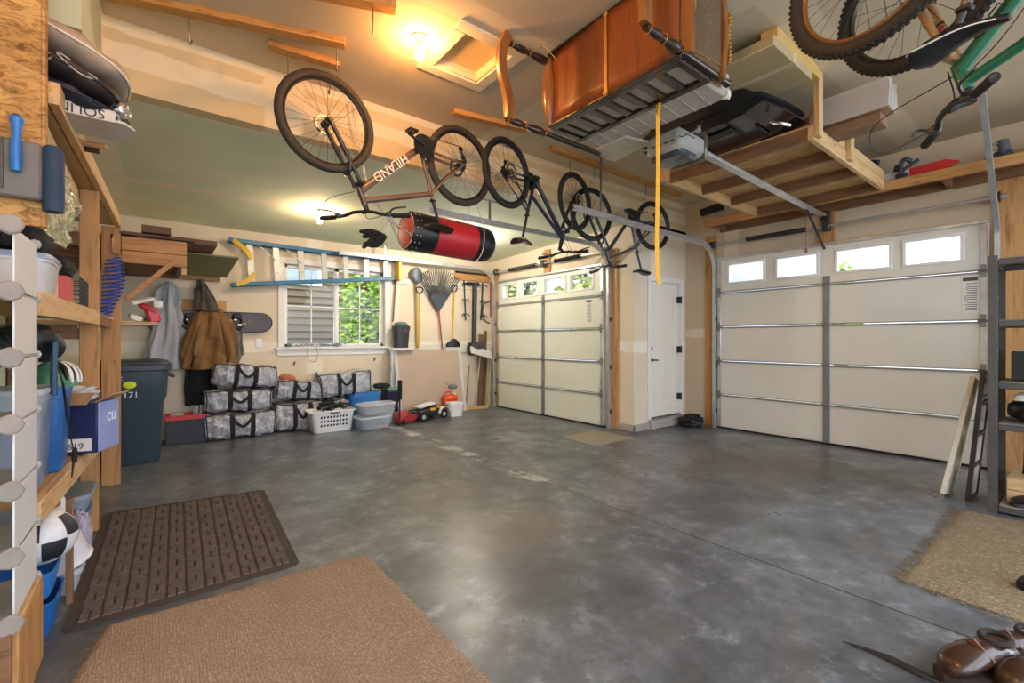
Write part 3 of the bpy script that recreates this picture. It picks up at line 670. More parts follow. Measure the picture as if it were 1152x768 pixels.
chain(cb, [A-d*.16+V((0, 0, .07)), (1.58, 3.85, 2.2), (1.46, 3.83, 2.12)])
cb.build('chain', steel, pb)
sbn = MB(); rs_ = random.Random(4)
for k in range(9):
    a_ = V((1.60, 3.85, 2.21)); e_ = V((1.40+rs_.uniform(-.05, .09), 3.82+rs_.uniform(-.05, .05), 2.13+rs_.uniform(-.10, .10)))
    sbn.tube(cr([a_, (a_+e_)/2+V((0, 0, rs_.uniform(-.05, .03))), e_], 5), [.014+.014*math.sin(PI*i/10) for i in range(11)], 7)
sbn.build('strap_bundle', M('webbing_black', '#1a1a1a', .8, bump=.3), pb)
MB().tube(cr([(2.53, 3.87, 3.42), (2.53, 3.80, 2.7), (2.53, 3.68, 2.42), (2.53, 3.69, 2.18), (2.53, 3.86, 2.085), (2.53, 4.055, 2.26), (2.53, 3.95, 2.5), (2.535, 3.88, 3.42)], 8), .004, 6).build('cord', M('white_cord', '#d8d4c8', .7), pb)

# ================================================================ HANGING ANTIQUE BENCH
be = thing('antique_bench', 'antique carved wooden bench hung on its side below ceiling, veneered panel outward', 'bench', (2.6, 1.95, 2.85))
mven = WOOD('veneer', '#6d3512', '#8a4a1c', 'z', .34, False, .4); mdk = M('dark_turned_wood', '#2a1c14', .28, var=.25, coat=.5); mcar = WOOD('carved_walnut', '#6a3f20', '#96602f', 'z', .35, False, .4); gold = M('gilt', '#b98b45', .35, .7, var=.2)
def panel(u, v):                                                     # gently bowed veneer
    Y = 1.42+1.03*u; Zz = 2.87+.53*v; return (2.30-.02*math.sin(PI*u), Y, Zz)
MB().grid(panel, 12, 6).build('veneer_panel', mven, be, solid=.014)
MB().bb(2.27, 2.30, 1.40, 2.47, 2.856, 2.874, .004).bb(2.27, 2.30, 1.40, 2.47, 3.385, 3.405, .004).build('edge_moulding', mdk, be)
MB().strap([(2.268, 1.92, 2.86), (2.262, 1.92, 3.395)], .022, .004, (1, 0, 0)).box((2.262, 1.92, 2.875), (.012, .035, .02), .004).box((2.262, 1.92, 3.38), (.012, .035, .02), .004).build('brass_strip', M('brass_strip', '#cf9a48', .35, .6), be)
rg = []
for i in range(13):                                                  # bulging carved end of the panel
    t = i/12; b = math.sin(PI*t)**.9
    c = V((2.30, 2.48, 2.85+.55*t)); rg.append([c+V((math.cos(a)*(.012+.05*b)*1.0, math.sin(a)*(.012+.045*b), 0)) for a in [2*PI*j/12 for j in range(12)]])
MB().rings(rg).build('carved_end', mcar, be)
fr_ = MB()
for X0, X1 in ((2.30, 2.345), (2.60, 2.645)): fr_.bb(X0, X1, 1.42, 2.49, 2.855, 2.90, .004)
for Y in (1.44, 2.47): fr_.bb(2.345, 2.60, Y-.022, Y+.022, 2.856, 2.90, .004)
fr_.build('slat_frame', mdk, be)
for i in range(7):
    Y = 1.53+i*.134; MB().bb(2.345, 2.60, Y+.03, Y+.085, 2.862, 2.885, .003).build('slat', mdk, be)
MB().bb(2.32, 2.93, 1.45, 2.50, 2.884, 3.02, .01).build('seat_box', M('grey_ticking', '#bdb5ab', .85, bump=.3), be)
ed = MB().bb(2.648, 2.93, 1.455, 2.50, 2.868, 2.903, .014)
for i in range(9): ed.tube([(2.66, 1.55+i*.11, 2.866), (2.92, 1.57+i*.11, 2.866)], .0025, 5)
ed.build('ticking_cover', M('grey_ticking', '#bdb5ab', .85), be)
MB().torus((2.90, 1.47, 2.885), .022, .010, (1, 0, 0), 16, 6).ball((2.915, 1.46, 2.885), (.05, .05, .06), 10, 8, amp=.2).build('piping_knot', M('white_piping', '#ddd8ca', .7), be)
rail = [(.024, 0), (.024, .02), (.016, .03), (.02, .05), (.029, .10), (.030, .13), (.022, .16), (.018, .175), (.025, .185), (.018, .20), (.023, .22), (.035, .27), (.037, .31), (.031, .35), (.022, .365), (.028, .375), (.026, .39), (.025, .42), (.025, .95), (.028, .96), (.028, .99)]
for y_, z_, x_, s_ in ((2.545, 2.855, 1.93, 1), (2.50, 3.36, 1.93, .42), (1.41, 2.90, 1.97, .86)):
    p = [(a*(.85 if s_ < 1 else .85), b) for a, b in rail if b <= .42] if s_ < .5 else [(a*.85, b*s_) for a, b in rail]
    if s_ < .5: p.append((.02, .43))
    tr = MB().lathe((x_, y_, z_), p, (1, 0, 0), 18).build('turned_rail', mdk, be)
    g = MB()
    for hh in (.025, .183, .37): g.torus((x_+hh*(s_ if s_ > .5 else 1), y_, z_), .027, .0035, (1, 0, 0), 20, 6)
    g.build('gilt_ring', gold, tr)
for y_, x_, z0, z1 in ((2.50, 1.92, 2.83, 3.41), (1.41, 1.96, 2.91, 3.41)):
    n_ = 14; pts = []; 
    for i in range(n_+1):
        t = i/n_; pts.append((x_+.035*math.sin(2*PI*t*.95+.3)*(1-.3*t)-.035*math.sin(PI*t), y_, z0+(z1-z0)*t))
    MB().sweep(pts, [(-.032, -.022), (.032, -.022), (.036, 0), (.032, .022), (-.032, .022), (-.036, 0)], up=(0, 1, 0)).build('curved_post', mcar, be)
m_dam = M('damask', '#6b563f', .75, var=.12, scale=30, bump=.2)
MB().bb(2.335, 2.70, 1.385, 1.44, 2.905, 3.41, .012).build('upholstered_end', m_dam, be)
sc_ = MB(); rr = random.Random(5)
for k in range(9):
    cx, cz = 2.52+rr.uniform(-.05, .05), 2.98+k*.046
    pts = [(cx+(.012+.004*j)*math.cos(j*.75+k), 1.383, cz+(.012+.004*j)*math.sin(j*.75+k)) for j in range(9)]; sc_.tube(pts, .0018, 5)
sc_.build('damask_scroll', M('damask_thread', '#8f8271', .7), be)
MB().sweep(cr([(2.70, 1.40, 2.88), (2.715, 1.40, 3.0), (2.735, 1.40, 3.15), (2.72, 1.40, 3.30), (2.70, 1.40, 3.41)], 6), [(-.022, -.03), (.022, -.03), (.028, 0), (.022, .03), (-.022, .03)], up=(0, 1, 0)).build('carved_frame', mcar, be)
MB().sweep(cr([(2.335, 1.39, 2.89), (2.325, 1.385, 3.1), (2.34, 1.385, 3.41)], 6), [(-.02, -.03), (.02, -.03), (.02, .03), (-.02, .03)], up=(0, 1, 0)).build('carved_frame', mcar, be)
for k in range(14): t = k/13; MB().ball((2.772+.012*math.sin(t*9), 1.38, 3.0+.30*t), (.03, .035, .026), 8, 6, amp=.2).build('gilt_carving', gold, be)
for k in range(8): MB().ball((2.385, 1.378, 3.16+.02*k), (.022+.008*math.sin(k*1.7), .02, .022), 8, 6).build('gilt_carving', gold, be)
nl = MB()
for k in range(26): nl.ball((2.40+.011*k, 1.381, 2.925+.001*k), (.009, .008, .009), 6, 5)
for k in range(36): nl.ball((2.425, 1.381, 2.94+.0125*k), (.006, .006, .006), 6, 4)
nl.build('nail_head', gold, be)
def sheet(u, v): return (2.84+.30*u, 2.60-.40*v-.05*u, 2.866-.02*math.sin(2.6*v+u*3)*u-.015*u)
MB().grid(sheet, 10, 10).build('dust_cover', M('dust_cover', '#cfc6b4', .9, var=.1), be, solid=.003)
hk = MB().tube(cr([(2.30, 2.40, 3.33), (2.20, 2.43, 3.40), (2.18, 2.45, 3.40)], 4), .004, 6).tube(cr([(1.93, 2.56, 3.375), (1.93, 2.55, 2.86), (1.93, 2.50, 2.82), (1.93, 2.46, 2.86)], 6), .004, 6)
hk.build('hanging_hook', M('brass_hook', '#b58b4a', .35, .8), be)
ys = MB().strap([(2.62, 1.775, 2.905), (2.625, 1.78, 2.84), (2.635, 1.785, 2.4), (2.63, 1.79, 2.0), (2.635, 1.79, 1.72), (2.66, 1.785, 1.665)], .026, .004, (.6, .8, 0))
ys.tube(cr([(2.60, 1.75, 2.85), (2.62, 1.775, 2.80), (2.65, 1.80, 2.85)], 4), .012, 6)
yo = tag(ys.build('strap', M('yellow_webbing', '#e0a818', .6, var=.08)), 'yellow webbing strap hanging down from the bench slats', 'strap')

# ================================================================ GARAGE DOOR HARDWARE
def track(label, Y, X0, Xe, z, rad, kind, hang_at=(), lift=None, slope=0):
    r = thing('door_track', label, 'garage door track', (Xe, Y, 0), (0, 0, 0), 'galvanised garage door tracks')
    pts = [(Xe, Y, .0), (Xe, Y, z-rad)]
    for i in range(1, 9): a = PI/2*i/8; pts.append((Xe-rad+rad*math.cos(a), Y, z-rad+rad*math.sin(a)))
    pts.append((X0, Y, z+slope))
    if lift: pts = lift
    MB().sweep(pts, [(-.03, -.02), (.03, -.02), (.03, .02), (.02, .02), (.02, -.01), (-.02, -.01), (-.02, .02), (-.03, .02)], up=(0, 1, 0)).build('track_rail', steel, r)
    for (hx, top) in hang_at:
        MB().bb(hx-.016, hx+.016, Y-.002, Y+.002, z+.01, top-.003).bb(hx-.15, hx+.15, Y-.02, Y+.02, top-.006, top-.003).build('hanger', M('perforated_steel', '#8e8b84', .4, .8, var=.3, scale=30), r)
    for zz in (.25, .9, 1.6):
        if zz < z-rad and not lift: MB().bb(Xe-.005, Xe+.045, Y-.03, Y+.03, zz-.03, zz+.03, .004).build('track_bracket', dsteel, r)
    return r
track('steel door track along back wall, left of left garage door', 7.24, 2.25, 5.235, 2.66, .38, 0, ((3.0, 2.86),), slope=.0)
track('steel door track below punching bag, right of left garage door', 4.38, 2.3, 5.235, 2.66, .40, 0, ((3.1, 2.94),), slope=.03)
track('bright steel door track left of the right garage door', 3.46, 3.55, 6.53, 2.69, .36, 0, ((4.0, 3.41),), slope=.04)
track('steep steel door track at far right of right garage door', .60, 0, 0, 2.66, .3, 0, (), lift=[(6.50, .575, 0), (6.50, .575, 2.2)]+cr([(6.50, .575, 2.22), (6.45, .575, 2.42), (6.16, .575, 2.72), (5.5, .575, 3.40)], 5))
def torsion(label, X, y0, y1, z, spr, label_c='torsion spring bar'):
    r = thing('torsion_bar', label, 'torsion bar', (X, (y0+y1)/2, z))
    MB().cyl((X, y0, z), (X, y1, z), .0135, 10).build('shaft', steel, r)
    for a, b in spr:
        s_ = MB(); n = int((b-a)/.016)
        for i in range(n): s_.torus((X, a+(i+.5)*.016, z), .024, .008, (0, 1, 0), 16, 6)
        s_.build('spring', black, r)
    for y in (y0+.08, y1-.08): MB().lathe((X, y-.03, z), [(.02, 0), (.055, .003), (.055, .012), (.045, .018), (.045, .045), (.055, .05), (.055, .058), (.02, .06)], (0, 1, 0), 20).build('cable_drum', dsteel, r)
    MB().bb(X-.03, X+.05, (y0+y1)/2-.04, (y0+y1)/2+.04, z-.06, z+.06, .006).build('centre_bracket', dsteel, r)
    return r
torsion('torsion bar with two black springs above the left garage door', 5.20, 4.35, 7.22, 2.60, [(5.95, 6.75), (4.9, 5.5)])
torsion('torsion bar with one black spring above the right garage door', 6.50, .50, 3.55, 2.70, [(2.25, 3.0)])
op = thing('door_opener', 'grey garage door opener with long rail to the right garage door', 'garage door opener', (3.05, 1.93, 2.6))
mgb = M('opener_grey', '#94958f', .45, var=.05)
MB().box((3.07, 1.93, 2.735), (.34, .30, .16), .035).build('motor_housing', mgb, op)
MB().box((3.04, 1.93, 2.655), (.22, .26, .06), .02).build('light_lens', M('smoky_lens', '#3f4650', .15, var=.3), op)
MB().box((3.24, 1.93, 2.74), (.03, .31, .19), .01).build('end_plate', M('end_plate', '#77736a', .35, .7), op)
v_ = MB()
for i in range(3): v_.box((2.96+i*.05, 1.778, 2.76), (.03, .004, .008), .001)
for i in range(4): v_.box((2.898, 1.85+i*.05, 2.72), (.004, .03, .01), .001)
v_.build('vent', black, op)
MB().beam((3.25, 1.93, 2.80), (6.46, 2.05, 2.83), .07, .03, .006).build('rail', steel, op)
MB().beam((3.3, 1.915, 2.822), (6.40, 2.035, 2.852), .010, .012, .002).beam((3.3, 1.945, 2.822), (6.40, 2.065, 2.852), .010, .012, .002).build('drive_chain', dsteel, op)
MB().box((6.50, 2.05, 2.84), (.08, .08, .07), .01).bb(6.535, 6.578, 2.0, 2.1, 2.78, 2.89, .004).build('header_bracket', dsteel, op)
MB().beam((5.9, 2.03, 2.80), (6.53, 2.05, 2.42), .03, .006, .002).build('door_arm', dsteel, op)
MB().tube([(5.88, 2.03, 2.80), (5.88, 2.03, 2.35)], .003, 5).torus((5.88, 2.03, 2.32), .025, .006, (0, 1, 0), 14, 6).build('release_cord', M('red_cord', '#8c3030', .6), op)
MB().beam((3.10, 2.10, 2.80), (3.10, 2.10, 2.853), .03, .003, .001).beam((3.10, 1.76, 2.80), (3.10, 1.76, 2.853), .03, .003, .001).bb(3.085, 3.115, 1.75, 2.11, 2.8155, 2.822).build('hanger', steel, op)
MB().tube(cr([(2.91, 1.80, 2.74), (2.86, 1.74, 2.70), (2.95, 1.70, 2.76), (3.05, 1.70, 2.85)], 6), .004, 6).build('power_cable', black, op)
tag(MB().beam(onX(788, 240, 6.4), onX(814, 231, 6.45), .08, .11, .02).build('wedge_speaker', black), 'black wedge speaker high on the wall left of right garage door', 'speaker')
# ================================================================ OVERHEAD RACK AND WALL SHELF
rk = thing('overhead_rack', 'lumber and chipboard storage rack hanging from the ceiling before right garage door', 'storage rack', (5.1, 2.0, 2.88))
RX0, RX1, RY0, RY1, RZ = 4.09, 6.09, 1.36, 2.68, 2.885
RT_ = RZ+.105
for Y in (RY0, RY1-.04): MB().bb(RX0, RX1, Y, Y+.04, RZ, RT_, .003).build('side_board', pine('x'), rk)
for X in (RX0, RX0+.62, RX0+1.26, RX1-.04): MB().bb(X, X+.04, RY0+.04, RY1-.04, RZ+.004 if X > RX0 else RZ, RT_, .003).build('joist', brown('y'), rk)
MB().bb(RX0, RX1, RY0, RY1, RT_, RT_+.016).build('deck', osb_mat(1.5), rk, smooth=False)  # lighter chipboard copy, its colour stands in for light missing under the rack
for X, Y in ((RX0, RY0-.04), (4.86, RY0-.04), (RX0-.04, RY1-.05)):
    MB().bb(X, X+.085 if Y < RY0 else X+.04, Y, Y+.04 if Y < RY0 else Y+.085, RZ+.02, CEIL-.002, .003).build('post', pine('z'), rk)
MB().bb(RX0+.5, RX1, RY0+.004, RY0+.044, RT_+.02, RT_+.10, .003).build('guard_board', pine('x'), rk)
MB().bb(3.30, 4.08, RY0-.05, RY0+.06, 3.33, CEIL-.002, .003).build('ceiling_cleat', WOOD('yellow_lumber', '#b08a3a', '#d3b268', 'x'), rk)
ws = thing('wall_shelf', 'long lumber shelf above the right garage door holding skis', 'shelf', (6.36, 1.2, 2.9))
MB().bb(6.11, 6.15, -1.4, 3.40, 2.885, 2.985, .003).build('front_rail', fir('y'), ws)
MB().bb(6.575, 6.615, -1.4, 3.40, 2.885, 2.985, .003).build('back_rail', brown('y'), ws)
MB().bb(6.15, 6.575, -1.4, 3.40, 2.972, 2.985).build('deck', brown('y'), ws)
for Y in (-.4, .9, 2.2, 3.3): MB().bb(6.151, 6.574, Y, Y+.04, 2.89, 2.971, .003).build('cross_piece', brown('x'), ws)

cg = thing('cargo_box', 'glossy black car roof cargo box lying on the overhead rack', 'cargo box', (4.15, 2.1, 3.0))
mgl = M('gloss_black', '#14171c', .22, var=.1, coat=.5)
def shell(z0, z1, k0, k1, nm, mt):
    R_ = []
    for i in range(17):
        u = i/16; X = 3.55+1.25*u; e = (math.sin(PI*min(1, .12+u*.95)))**.4 if u > .5 else 1-.12*(1-2*u)**2
        ring = []
        for j in range(24):
            a = 2*PI*j/24; c_, s_ = math.cos(a), math.sin(a)
            yy = math.copysign(abs(c_)**.45, c_)*.62*max(.12, e)*(k0 if s_ < 0 else k1); zz = math.copysign(abs(s_)**.55, s_)
            ring.append((X, 2.06+yy, (z0+z1)/2+zz*(z1-z0)/2*(.55+.45*e)))
        R_.append(ring)
    return MB().rings(R_).build(nm, mt, cg, ang=50)
shell(3.01, 3.13, .82, 1, 'base', mgl); shell(3.115, 3.25, 1.0, .8, 'lid', M('matt_black_lid', '#23262b', .4, var=.1))
MB().tube(cr([(3.78, 1.55, 3.005), (3.74, 1.50, 2.96), (3.73, 1.45, 2.935), (3.80, 1.42, 2.93)], 5), .012, 8).build('latch', steel, cg)
MB().box((3.70, 1.95, 3.004), (.10, .30, .02), .008).box((3.9, 1.66, 3.004), (.22, .03, .018), .006).build('mount_plate', black, cg)

def carton(label, p0, p1, group=None, mat=None, tape=True, flaps=None, rot=0, tape_ax='x'):
    p0, p1 = V(p0), V(p1); c = (p0+p1)/2; s = p1-p0
    r = thing('cardboard_box', label, 'box', (c.x, c.y, p0.z), (0, 0, rot), group)
    Rm = Matrix.Rotation(rot, 3, 'Z')
    MB().box(c, s, .006, Rm).build('carton', mat or M('cardboard', '#b0906a', .75, var=.08, scale=5), r)
    if tape:
        q = MB()
        if tape_ax == 'x': q.box(c, (s.x+.003, .05, s.z+.003), 0, Rm)
        else: q.box(c, (.05, s.y+.003, s.z+.003), 0, Rm)
        q.build('tape', M('packing_tape', '#d8c9a4', .2, var=.06), r, smooth=False)
    return r
carton('long pale flat carton taped, under ceiling on top of black cargo box', (3.22, 1.30, 3.255), (3.90, 2.30, 3.325), mat=M('pale_card', '#b9a67f', .6, var=.07, scale=4), tape_ax='y')
wr = carton('plastic wrapped long carton poking out of overhead rack over its front rail', (4.42, .97, 3.095), (4.64, 1.50, 3.31), mat=M('wrapped_card', '#a8886a', .5, var=.1, scale=5), tape=False)
def crumple(u, v):
    k = random.Random(int(u*97+v*1013)).uniform(-.006, .006)
    return (4.412+k+.03*v*0, .965+.5*u, 3.09+.225*v+k)
MB().grid(crumple, 14, 8).grid(lambda u, v: (4.41+.235*v, .962+random.uniform(-.006, .004), 3.09+.225*u+random.uniform(-.004, .004)), 8, 8).build('plastic_wrap', CLEAR('wrap_film', '#e8ebee', .45, .12), wr)
carton('flat brown slab box beneath the plastic wrapped carton on rack', (4.46, 1.02, 3.008), (4.66, 1.50, 3.09), mat=M('dark_card', '#84684e', .75), tape=False)
bk = carton('small red brown box at the rack corner beside its post', (4.19, 1.42, 3.008), (4.34, 1.60, 3.115), mat=M('red_card', '#6e4636', .7), tape=False)

def ski(label, p, q, hx, z, tipc, grp='skis on the wall shelf', edge=False):
    p, q = V(p), V(q); d = (q-p).normalized(); s_ = V((-d.y, d.x, 0)); r = thing('ski', label, 'ski', p, (0, 0, 0), grp)
    L = (q-p).length; pts = []; n = 16
    rg = []
    for i in range(n+1):
        t = i/n; w = .045*(.72+.5*abs(2*t-1)**1.5)*(1 if t < .94 else (1-t)/.06*.9+.1); zz = z+.012+.035*max(0, t-.86)**1.5*18
        c = p+d*(L*t); c.z = zz; up_ = V((0, 0, .007)); sw = s_*w
        if edge: up_, sw = s_*.007, V((0, 0, w)); c.z = z+.052
        rg.append([c+sw+up_, c-sw+up_, c-sw-up_, c+sw-up_])
    h = 12; MB().rings(rg[:h+1]).build('ski_body', M('ski_'+hx[1:], hx, .3, coat=.5), r); MB().rings(rg[h:]).build('ski_tip', M('ski_'+tipc[1:], tipc, .3, coat=.5), r)
    c = p+d*L*.45; c.z = z+.04; MB().box(c, (.06, .10, .045), .01, fr((0, 0, 1), d)[2].to_track_quat('Z', 'Y').to_matrix()).box(c+d*.14+V((0, 0, .01)), (.05, .07, .05), .01).box(c-d*.14+V((0, 0, .01)), (.05, .07, .06), .01).build('binding', black, r)
    return r
ski('white and red ski with grey stripes lying foremost on wall shelf', (6.20, 2.3, 0), (6.17, .80, 0), '#d9d4cc', 2.988, '#c4242c', edge=True)
ski('dark ski lying behind the white and red ski on wall shelf', (6.30, 2.60, 0), (6.30, .8, 0), '#2d3138', 2.99, '#4a4e55')
def skitool(label, p, q, z, kind='ski pole'):
    p, q = V((*p, z)), V((*q, z)); r = thing('ski_pole', label, 'ski pole', p, (0, 0, 0), 'ski poles on the wall shelf'); d = (q-p).normalized()
    MB().tube([p, q], [.009, .006], 8).build('shaft', M('pole_grey', '#9a9da0', .3, .8), r)
    MB().tube([p-d*.11, p+d*.01], [.016, .019], 10).build('grip', black, r)
    MB().lathe(q-d*.06, [(.008, 0), (.045, .004), (.045, .008), (.008, .012)], d, 16).build('basket', black, r)
skitool('ski pole lying beside wall, its grip toward overhead rack', (6.40, 2.2), (6.42, 1.0), 3.03)
def boot(label, loc, rz, col='#2a2d33', k=1.0, grp=None, cat='ski boot'):
    r = thing('ski_boot', label, cat, loc, (0, 0, rz), grp); c = V(loc); Rz = Matrix.Rotation(rz, 3, 'Z')
    def P(x, y, z): return c+Rz @ (V((x, y, z))*k)
    MB().rings([[P(x+.0, w*math.cos(a), .03+h*(.5+.5*math.sin(a))) for a in [2*PI*j/12 for j in range(12)]] for x, w, h in ((-.13, .03, .06), (-.11, .05, .10), (-.03, .055, .13), (.06, .052, .10), (.13, .045, .075), (.16, .02, .05))]).build('foot_shell', M('boot_'+col[1:], col, .35, coat=.3), r)
    MB().rings([[P(-.06+t*.03+.06*math.cos(a), .055*math.sin(a), .09+t*.2) for a in [2*PI*j/12 for j in range(12)]] for t in (0, .3, .6, .9)]).build('cuff', M('cuff_grey', '#5f646b', .4), r)
    q = MB()
    for x, z in ((.03, .13), (-.01, .18), (-.01, .24)): q.box(P(x+.03, .045, z), (.05, .02, .015), .004, Rz)
    q.build('buckle', steel, r); s = MB(); s.box(P(.01, 0, .016), (.30*k, .09*k, .03*k), .008, Rz); s.build('sole', rubber, r)
boot('grey ski boot lying on wall shelf beyond ski tips', (6.33, .55, 2.988), 1.2, '#3a4048', .75)
def sn(label, a, b, z, r0, hx):
    o = MB().tube(cr([V((*a, z)), (V((*a, z))+V((*b, z)))/2+V((0, .0, .01)), V((*b, z))], 8), [r0*(.55+.45*math.sin(PI*min(1, i/16+.12))) for i in range(17)], 14)
    return tag(o.build('ski_bag', M('bag_'+hx[1:], hx, .7, bump=.3), ang=60), label, 'bag')
sn('black padded ski bag lying on wall shelf at right edge', (6.30, .35), (6.30, -1.1), 3.08, .085, '#1b1c1f')
bp = thing('spring_clamp', 'dark blue clamp stand on wall shelf next to the overhead rack', 'clamp', (6.15, 1.24, 2.985))
MB().box((6.14, 1.23, 3.01), (.05, .10, .05), .008).tube(cr([(6.14, 1.23, 3.02), (6.10, 1.23, 3.12), (6.12, 1.20, 3.17), (6.16, 1.16, 3.15)], 5), .022, 8).tube([(6.14, 1.23, 3.06), (6.16, 1.10, 3.15)], .018, 8).build('arm', M('navy_plastic', '#232c3c', .4), bp)
MB().lathe((6.10, 1.23, 3.08), [(.001, 0), (.035, 0), (.035, .05), (.001, .05)], (0, 1, .3), 14).build('knob', black, bp)
tag(MB().prism([(0, 0), (.34, .12), (.40, .28), (.30, .32), (.02, .12)], (6.45, 1.85, 2.99), (-.2, -.95, .1), (0, 0, 1), .05).build('ski_guard', M('navy_plastic', '#232c3c', .4)), 'dark blue blade lying against wall above right garage door', 'guard')

# ================================================================ RIGHT STEEL SHELVING
sh = thing('steel_shelving', 'grey steel shelving unit at right edge in front of the right garage door', 'shelving', (5.1, -.2, 0))
mst = M('grey_shelf_steel', '#5d5c5b', .45, .5, var=.12)
SX0, SX1, SY0, SY1 = 4.95, 5.45, -.95, .49
for X in (SX0, SX1):
    for Y in (SY0, SY1): 
        s = MB().bb(X-.003 if X == SX0 else X-.05, X+.05 if X == SX0 else X+.003, Y-.004, Y, 0, 1.93, .001).bb(X-.004 if X == SX0 else X, X if X == SX0 else X+.004, Y-.055, Y-.004, 0, 1.93, .001); s.build('upright', mst, sh)
for z in (1.90, 1.44, .98, .67, .06):
    q = MB().bb(SX0+.004, SX0+.03, SY0, SY1-.055, z-.045, z, .004).bb(SX1-.03, SX1-.004, SY0, SY1-.055, z-.045, z, .004).bb(SX0+.05, SX1-.05, SY1-.05, SY1-.02, z-.045, z, .004); q.build('beam', mst, sh)
    MB().bb(SX0+.01, SX1-.01, SY0, SY1-.06, z, z+.01).build('shelf_board', M('shelf_board_grey', '#77736d', .7) if z > .1 else M('shelf_mat', '#8c8678', .8), sh)
for z in (1.62, 1.2): MB().bb(SX0+.05, SX1-.05, SY1-.02, SY1-.008, z, z+.03, .003).build('side_brace', mst, sh)
cs_ = thing('hard_case', 'white and black storage case on steel shelving, at waist height', 'case', (5.2, .2, .99))
MB().bb(5.0, 5.38, -.1, .36, .992, 1.17, .02).build('body', M('case_grey', '#a7a5a0', .45), cs_)
MB().bb(4.99, 5.39, -.11, .37, 1.17, 1.225, .02).build('lid', M('case_lid', '#d7d8d8', .4), cs_)
MB().bb(4.985, 5.0, .30, .372, 1.0, 1.215, .006).bb(4.985, 5.0, .10, .14, 1.10, 1.18, .004).bb(4.98, 4.995, .14, .30, 1.13, 1.16, .005).build('clasp', black, cs_)
bg_ = thing('gear_bag', 'shiny black gear bag lying on lower steel shelf', 'bag', (5.2, .1, .68))
MB().ball((5.2, .1, .77), (.42, .62, .17), 20, 12, e=.6, amp=.03).build('bag_body', M('black_nylon', '#15161a', .35, bump=.2), bg_)
MB().strap(cr([(5.0, .32, .74), (4.96, .2, .80), (4.97, .0, .80), (5.0, -.1, .74)], 5), .03, .004, (1, 0, 0)).build('strap', M('webbing_black', '#1a1a1a', .8), bg_)
def shoe(label, loc, rz, hx, sole='#e6e3dc', k=1.0, grp=None, tilt=(0, 0), low=.8, lace=True):
    r = thing('shoe', label, 'shoe', (0, 0, 0), (0, 0, 0), grp)
    S = ((-.13, .026, .045), (-.12, .034, .07), (-.08, .038, .085), (-.03, .040, .075), (.03, .043, .062), (.08, .048, .048), (.12, .042, .036), (.145, .02, .022))
    rg = []
    for x, w, h in S: rg.append([V((x, w*math.cos(a)*(1 if math.sin(a) < .2 else .8), .022+h*(.5+.5*math.sin(a))**low)) for a in [2*PI*j/14 for j in range(14)]])
    MB().rings(rg).build('upper', M('shoe_'+hx[1:], hx, .5, var=.1, scale=20), r, ang=60)
    pr = []
    for x, w in ((-.135, .02), (-.13, .032), (-.08, .04), (-.02, .038), (.05, .046), (.10, .05), (.135, .038), (.155, .012)): pr.append((x, w))
    MB().prism([(x, w) for x, w in pr]+[(x, -w) for x, w in reversed(pr)], (0, 0, .0135), (1, 0, 0), (0, 1, 0), .025).build('sole', M('sole_'+sole[1:], sole, .6), r)
    MB().torus((-.085, 0, .105), .031, .009, (.15, 0, 1), 20, 8).build('collar', M('collar_'+hx[1:], hx, .8), r)
    if lace:
        q = MB()
        for i in range(4): q.tube([(-.015+.022*i, -.02, .098-.012*i), (.0+.022*i, .0, .104-.012*i), (-.005+.022*i, .02, .098-.012*i)], .0035, 6)
        q.build('lace', M('lace', '#d8d6d0' if hx != '#f0efec' else '#bdbcb8', .8), r)
    r.location = loc; r.rotation_euler = (tilt[0], tilt[1], rz); r.scale = (k, k, k)
    return r
shoe('white trainer on top of the black gear bag', (5.12, .22, .845), 1.9, '#f0efec', k=1.0)
shoe('pair of black sandals, left one, on bottom steel shelf', (5.10, .28, .072), 2.6, '#1c1c1e', '#2a2a2a', 1.0, None, low=.5, lace=False)['label'] = 'black slip-on shoe on the bottom steel shelf'
ht_ = thing('hanging_shorts', 'black and red shorts hanging at back of steel shelving', 'clothing', (5.3, .36, .2))
MB().rings([[(5.30+.03*math.cos(a), .24+w*math.sin(a)+.01*math.sin(5*a+z*9), z) for a in [2*PI*j/20 for j in range(20)]] for z, w in ((.66, .06), (.55, .08), (.4, .09), (.22, .10))]).build('fabric', M('black_cloth', '#17181b', .9), ht_)
MB().strap([(5.262, .29, .64), (5.26, .285, .5), (5.258, .28, .34)], .035, .004, (1, 0, 0)).build('red_stripe', M('red_cloth', '#c6362c', .8), ht_)
wb = tag(MB().bb(5.06, 5.38, .06, .40, .072, .17, .004).bb(5.06, 5.38, .06, .40, .172, .26, .004).build('wooden_crate', pine('y')), 'low wooden crate standing inside the steel shelving', 'crate')
# leaning panels between shelving and door
p1 = thing('edged_board', 'white edged board leaning on the framed panel beside steel shelving', 'board', (5.1, .70, 0))
def leanbox(mb, foot, top, depth, th, up):                           # a thin board from foot line to top line
    return mb.beam(foot, top, depth, th, .004, up)
leanbox(MB(), V((5.22, .755, .012)), V((5.40, .60, .97)), .36, .035, (0, 1, 0)).build('board', M('cream_edge', '#d9cfb8', .5), p1)
p2 = thing('framed_panel', 'dark framed panel with cream squares leaning against steel shelving', 'panel', (5.15, .58, 0))
f0, f1 = V((5.10, .615, .012)), V((5.13, .53, 1.06)); ax_ = (f1-f0).normalized(); sd_ = V((1, -.03, 0)).normalized(); nm_ = ax_.cross(sd_)
Lp = (f1-f0).length
pb_ = MB()
for s in (0, .30): pb_.beam(f0+sd_*s, f1+sd_*s, .03, .03, .003, nm_)
for t in (0, .26, .50, .74, .98): pb_.beam(f0+ax_*(t*Lp*.99+.01), f0+sd_*.30+ax_*(t*Lp*.99+.01), .02, .028, .002, nm_)
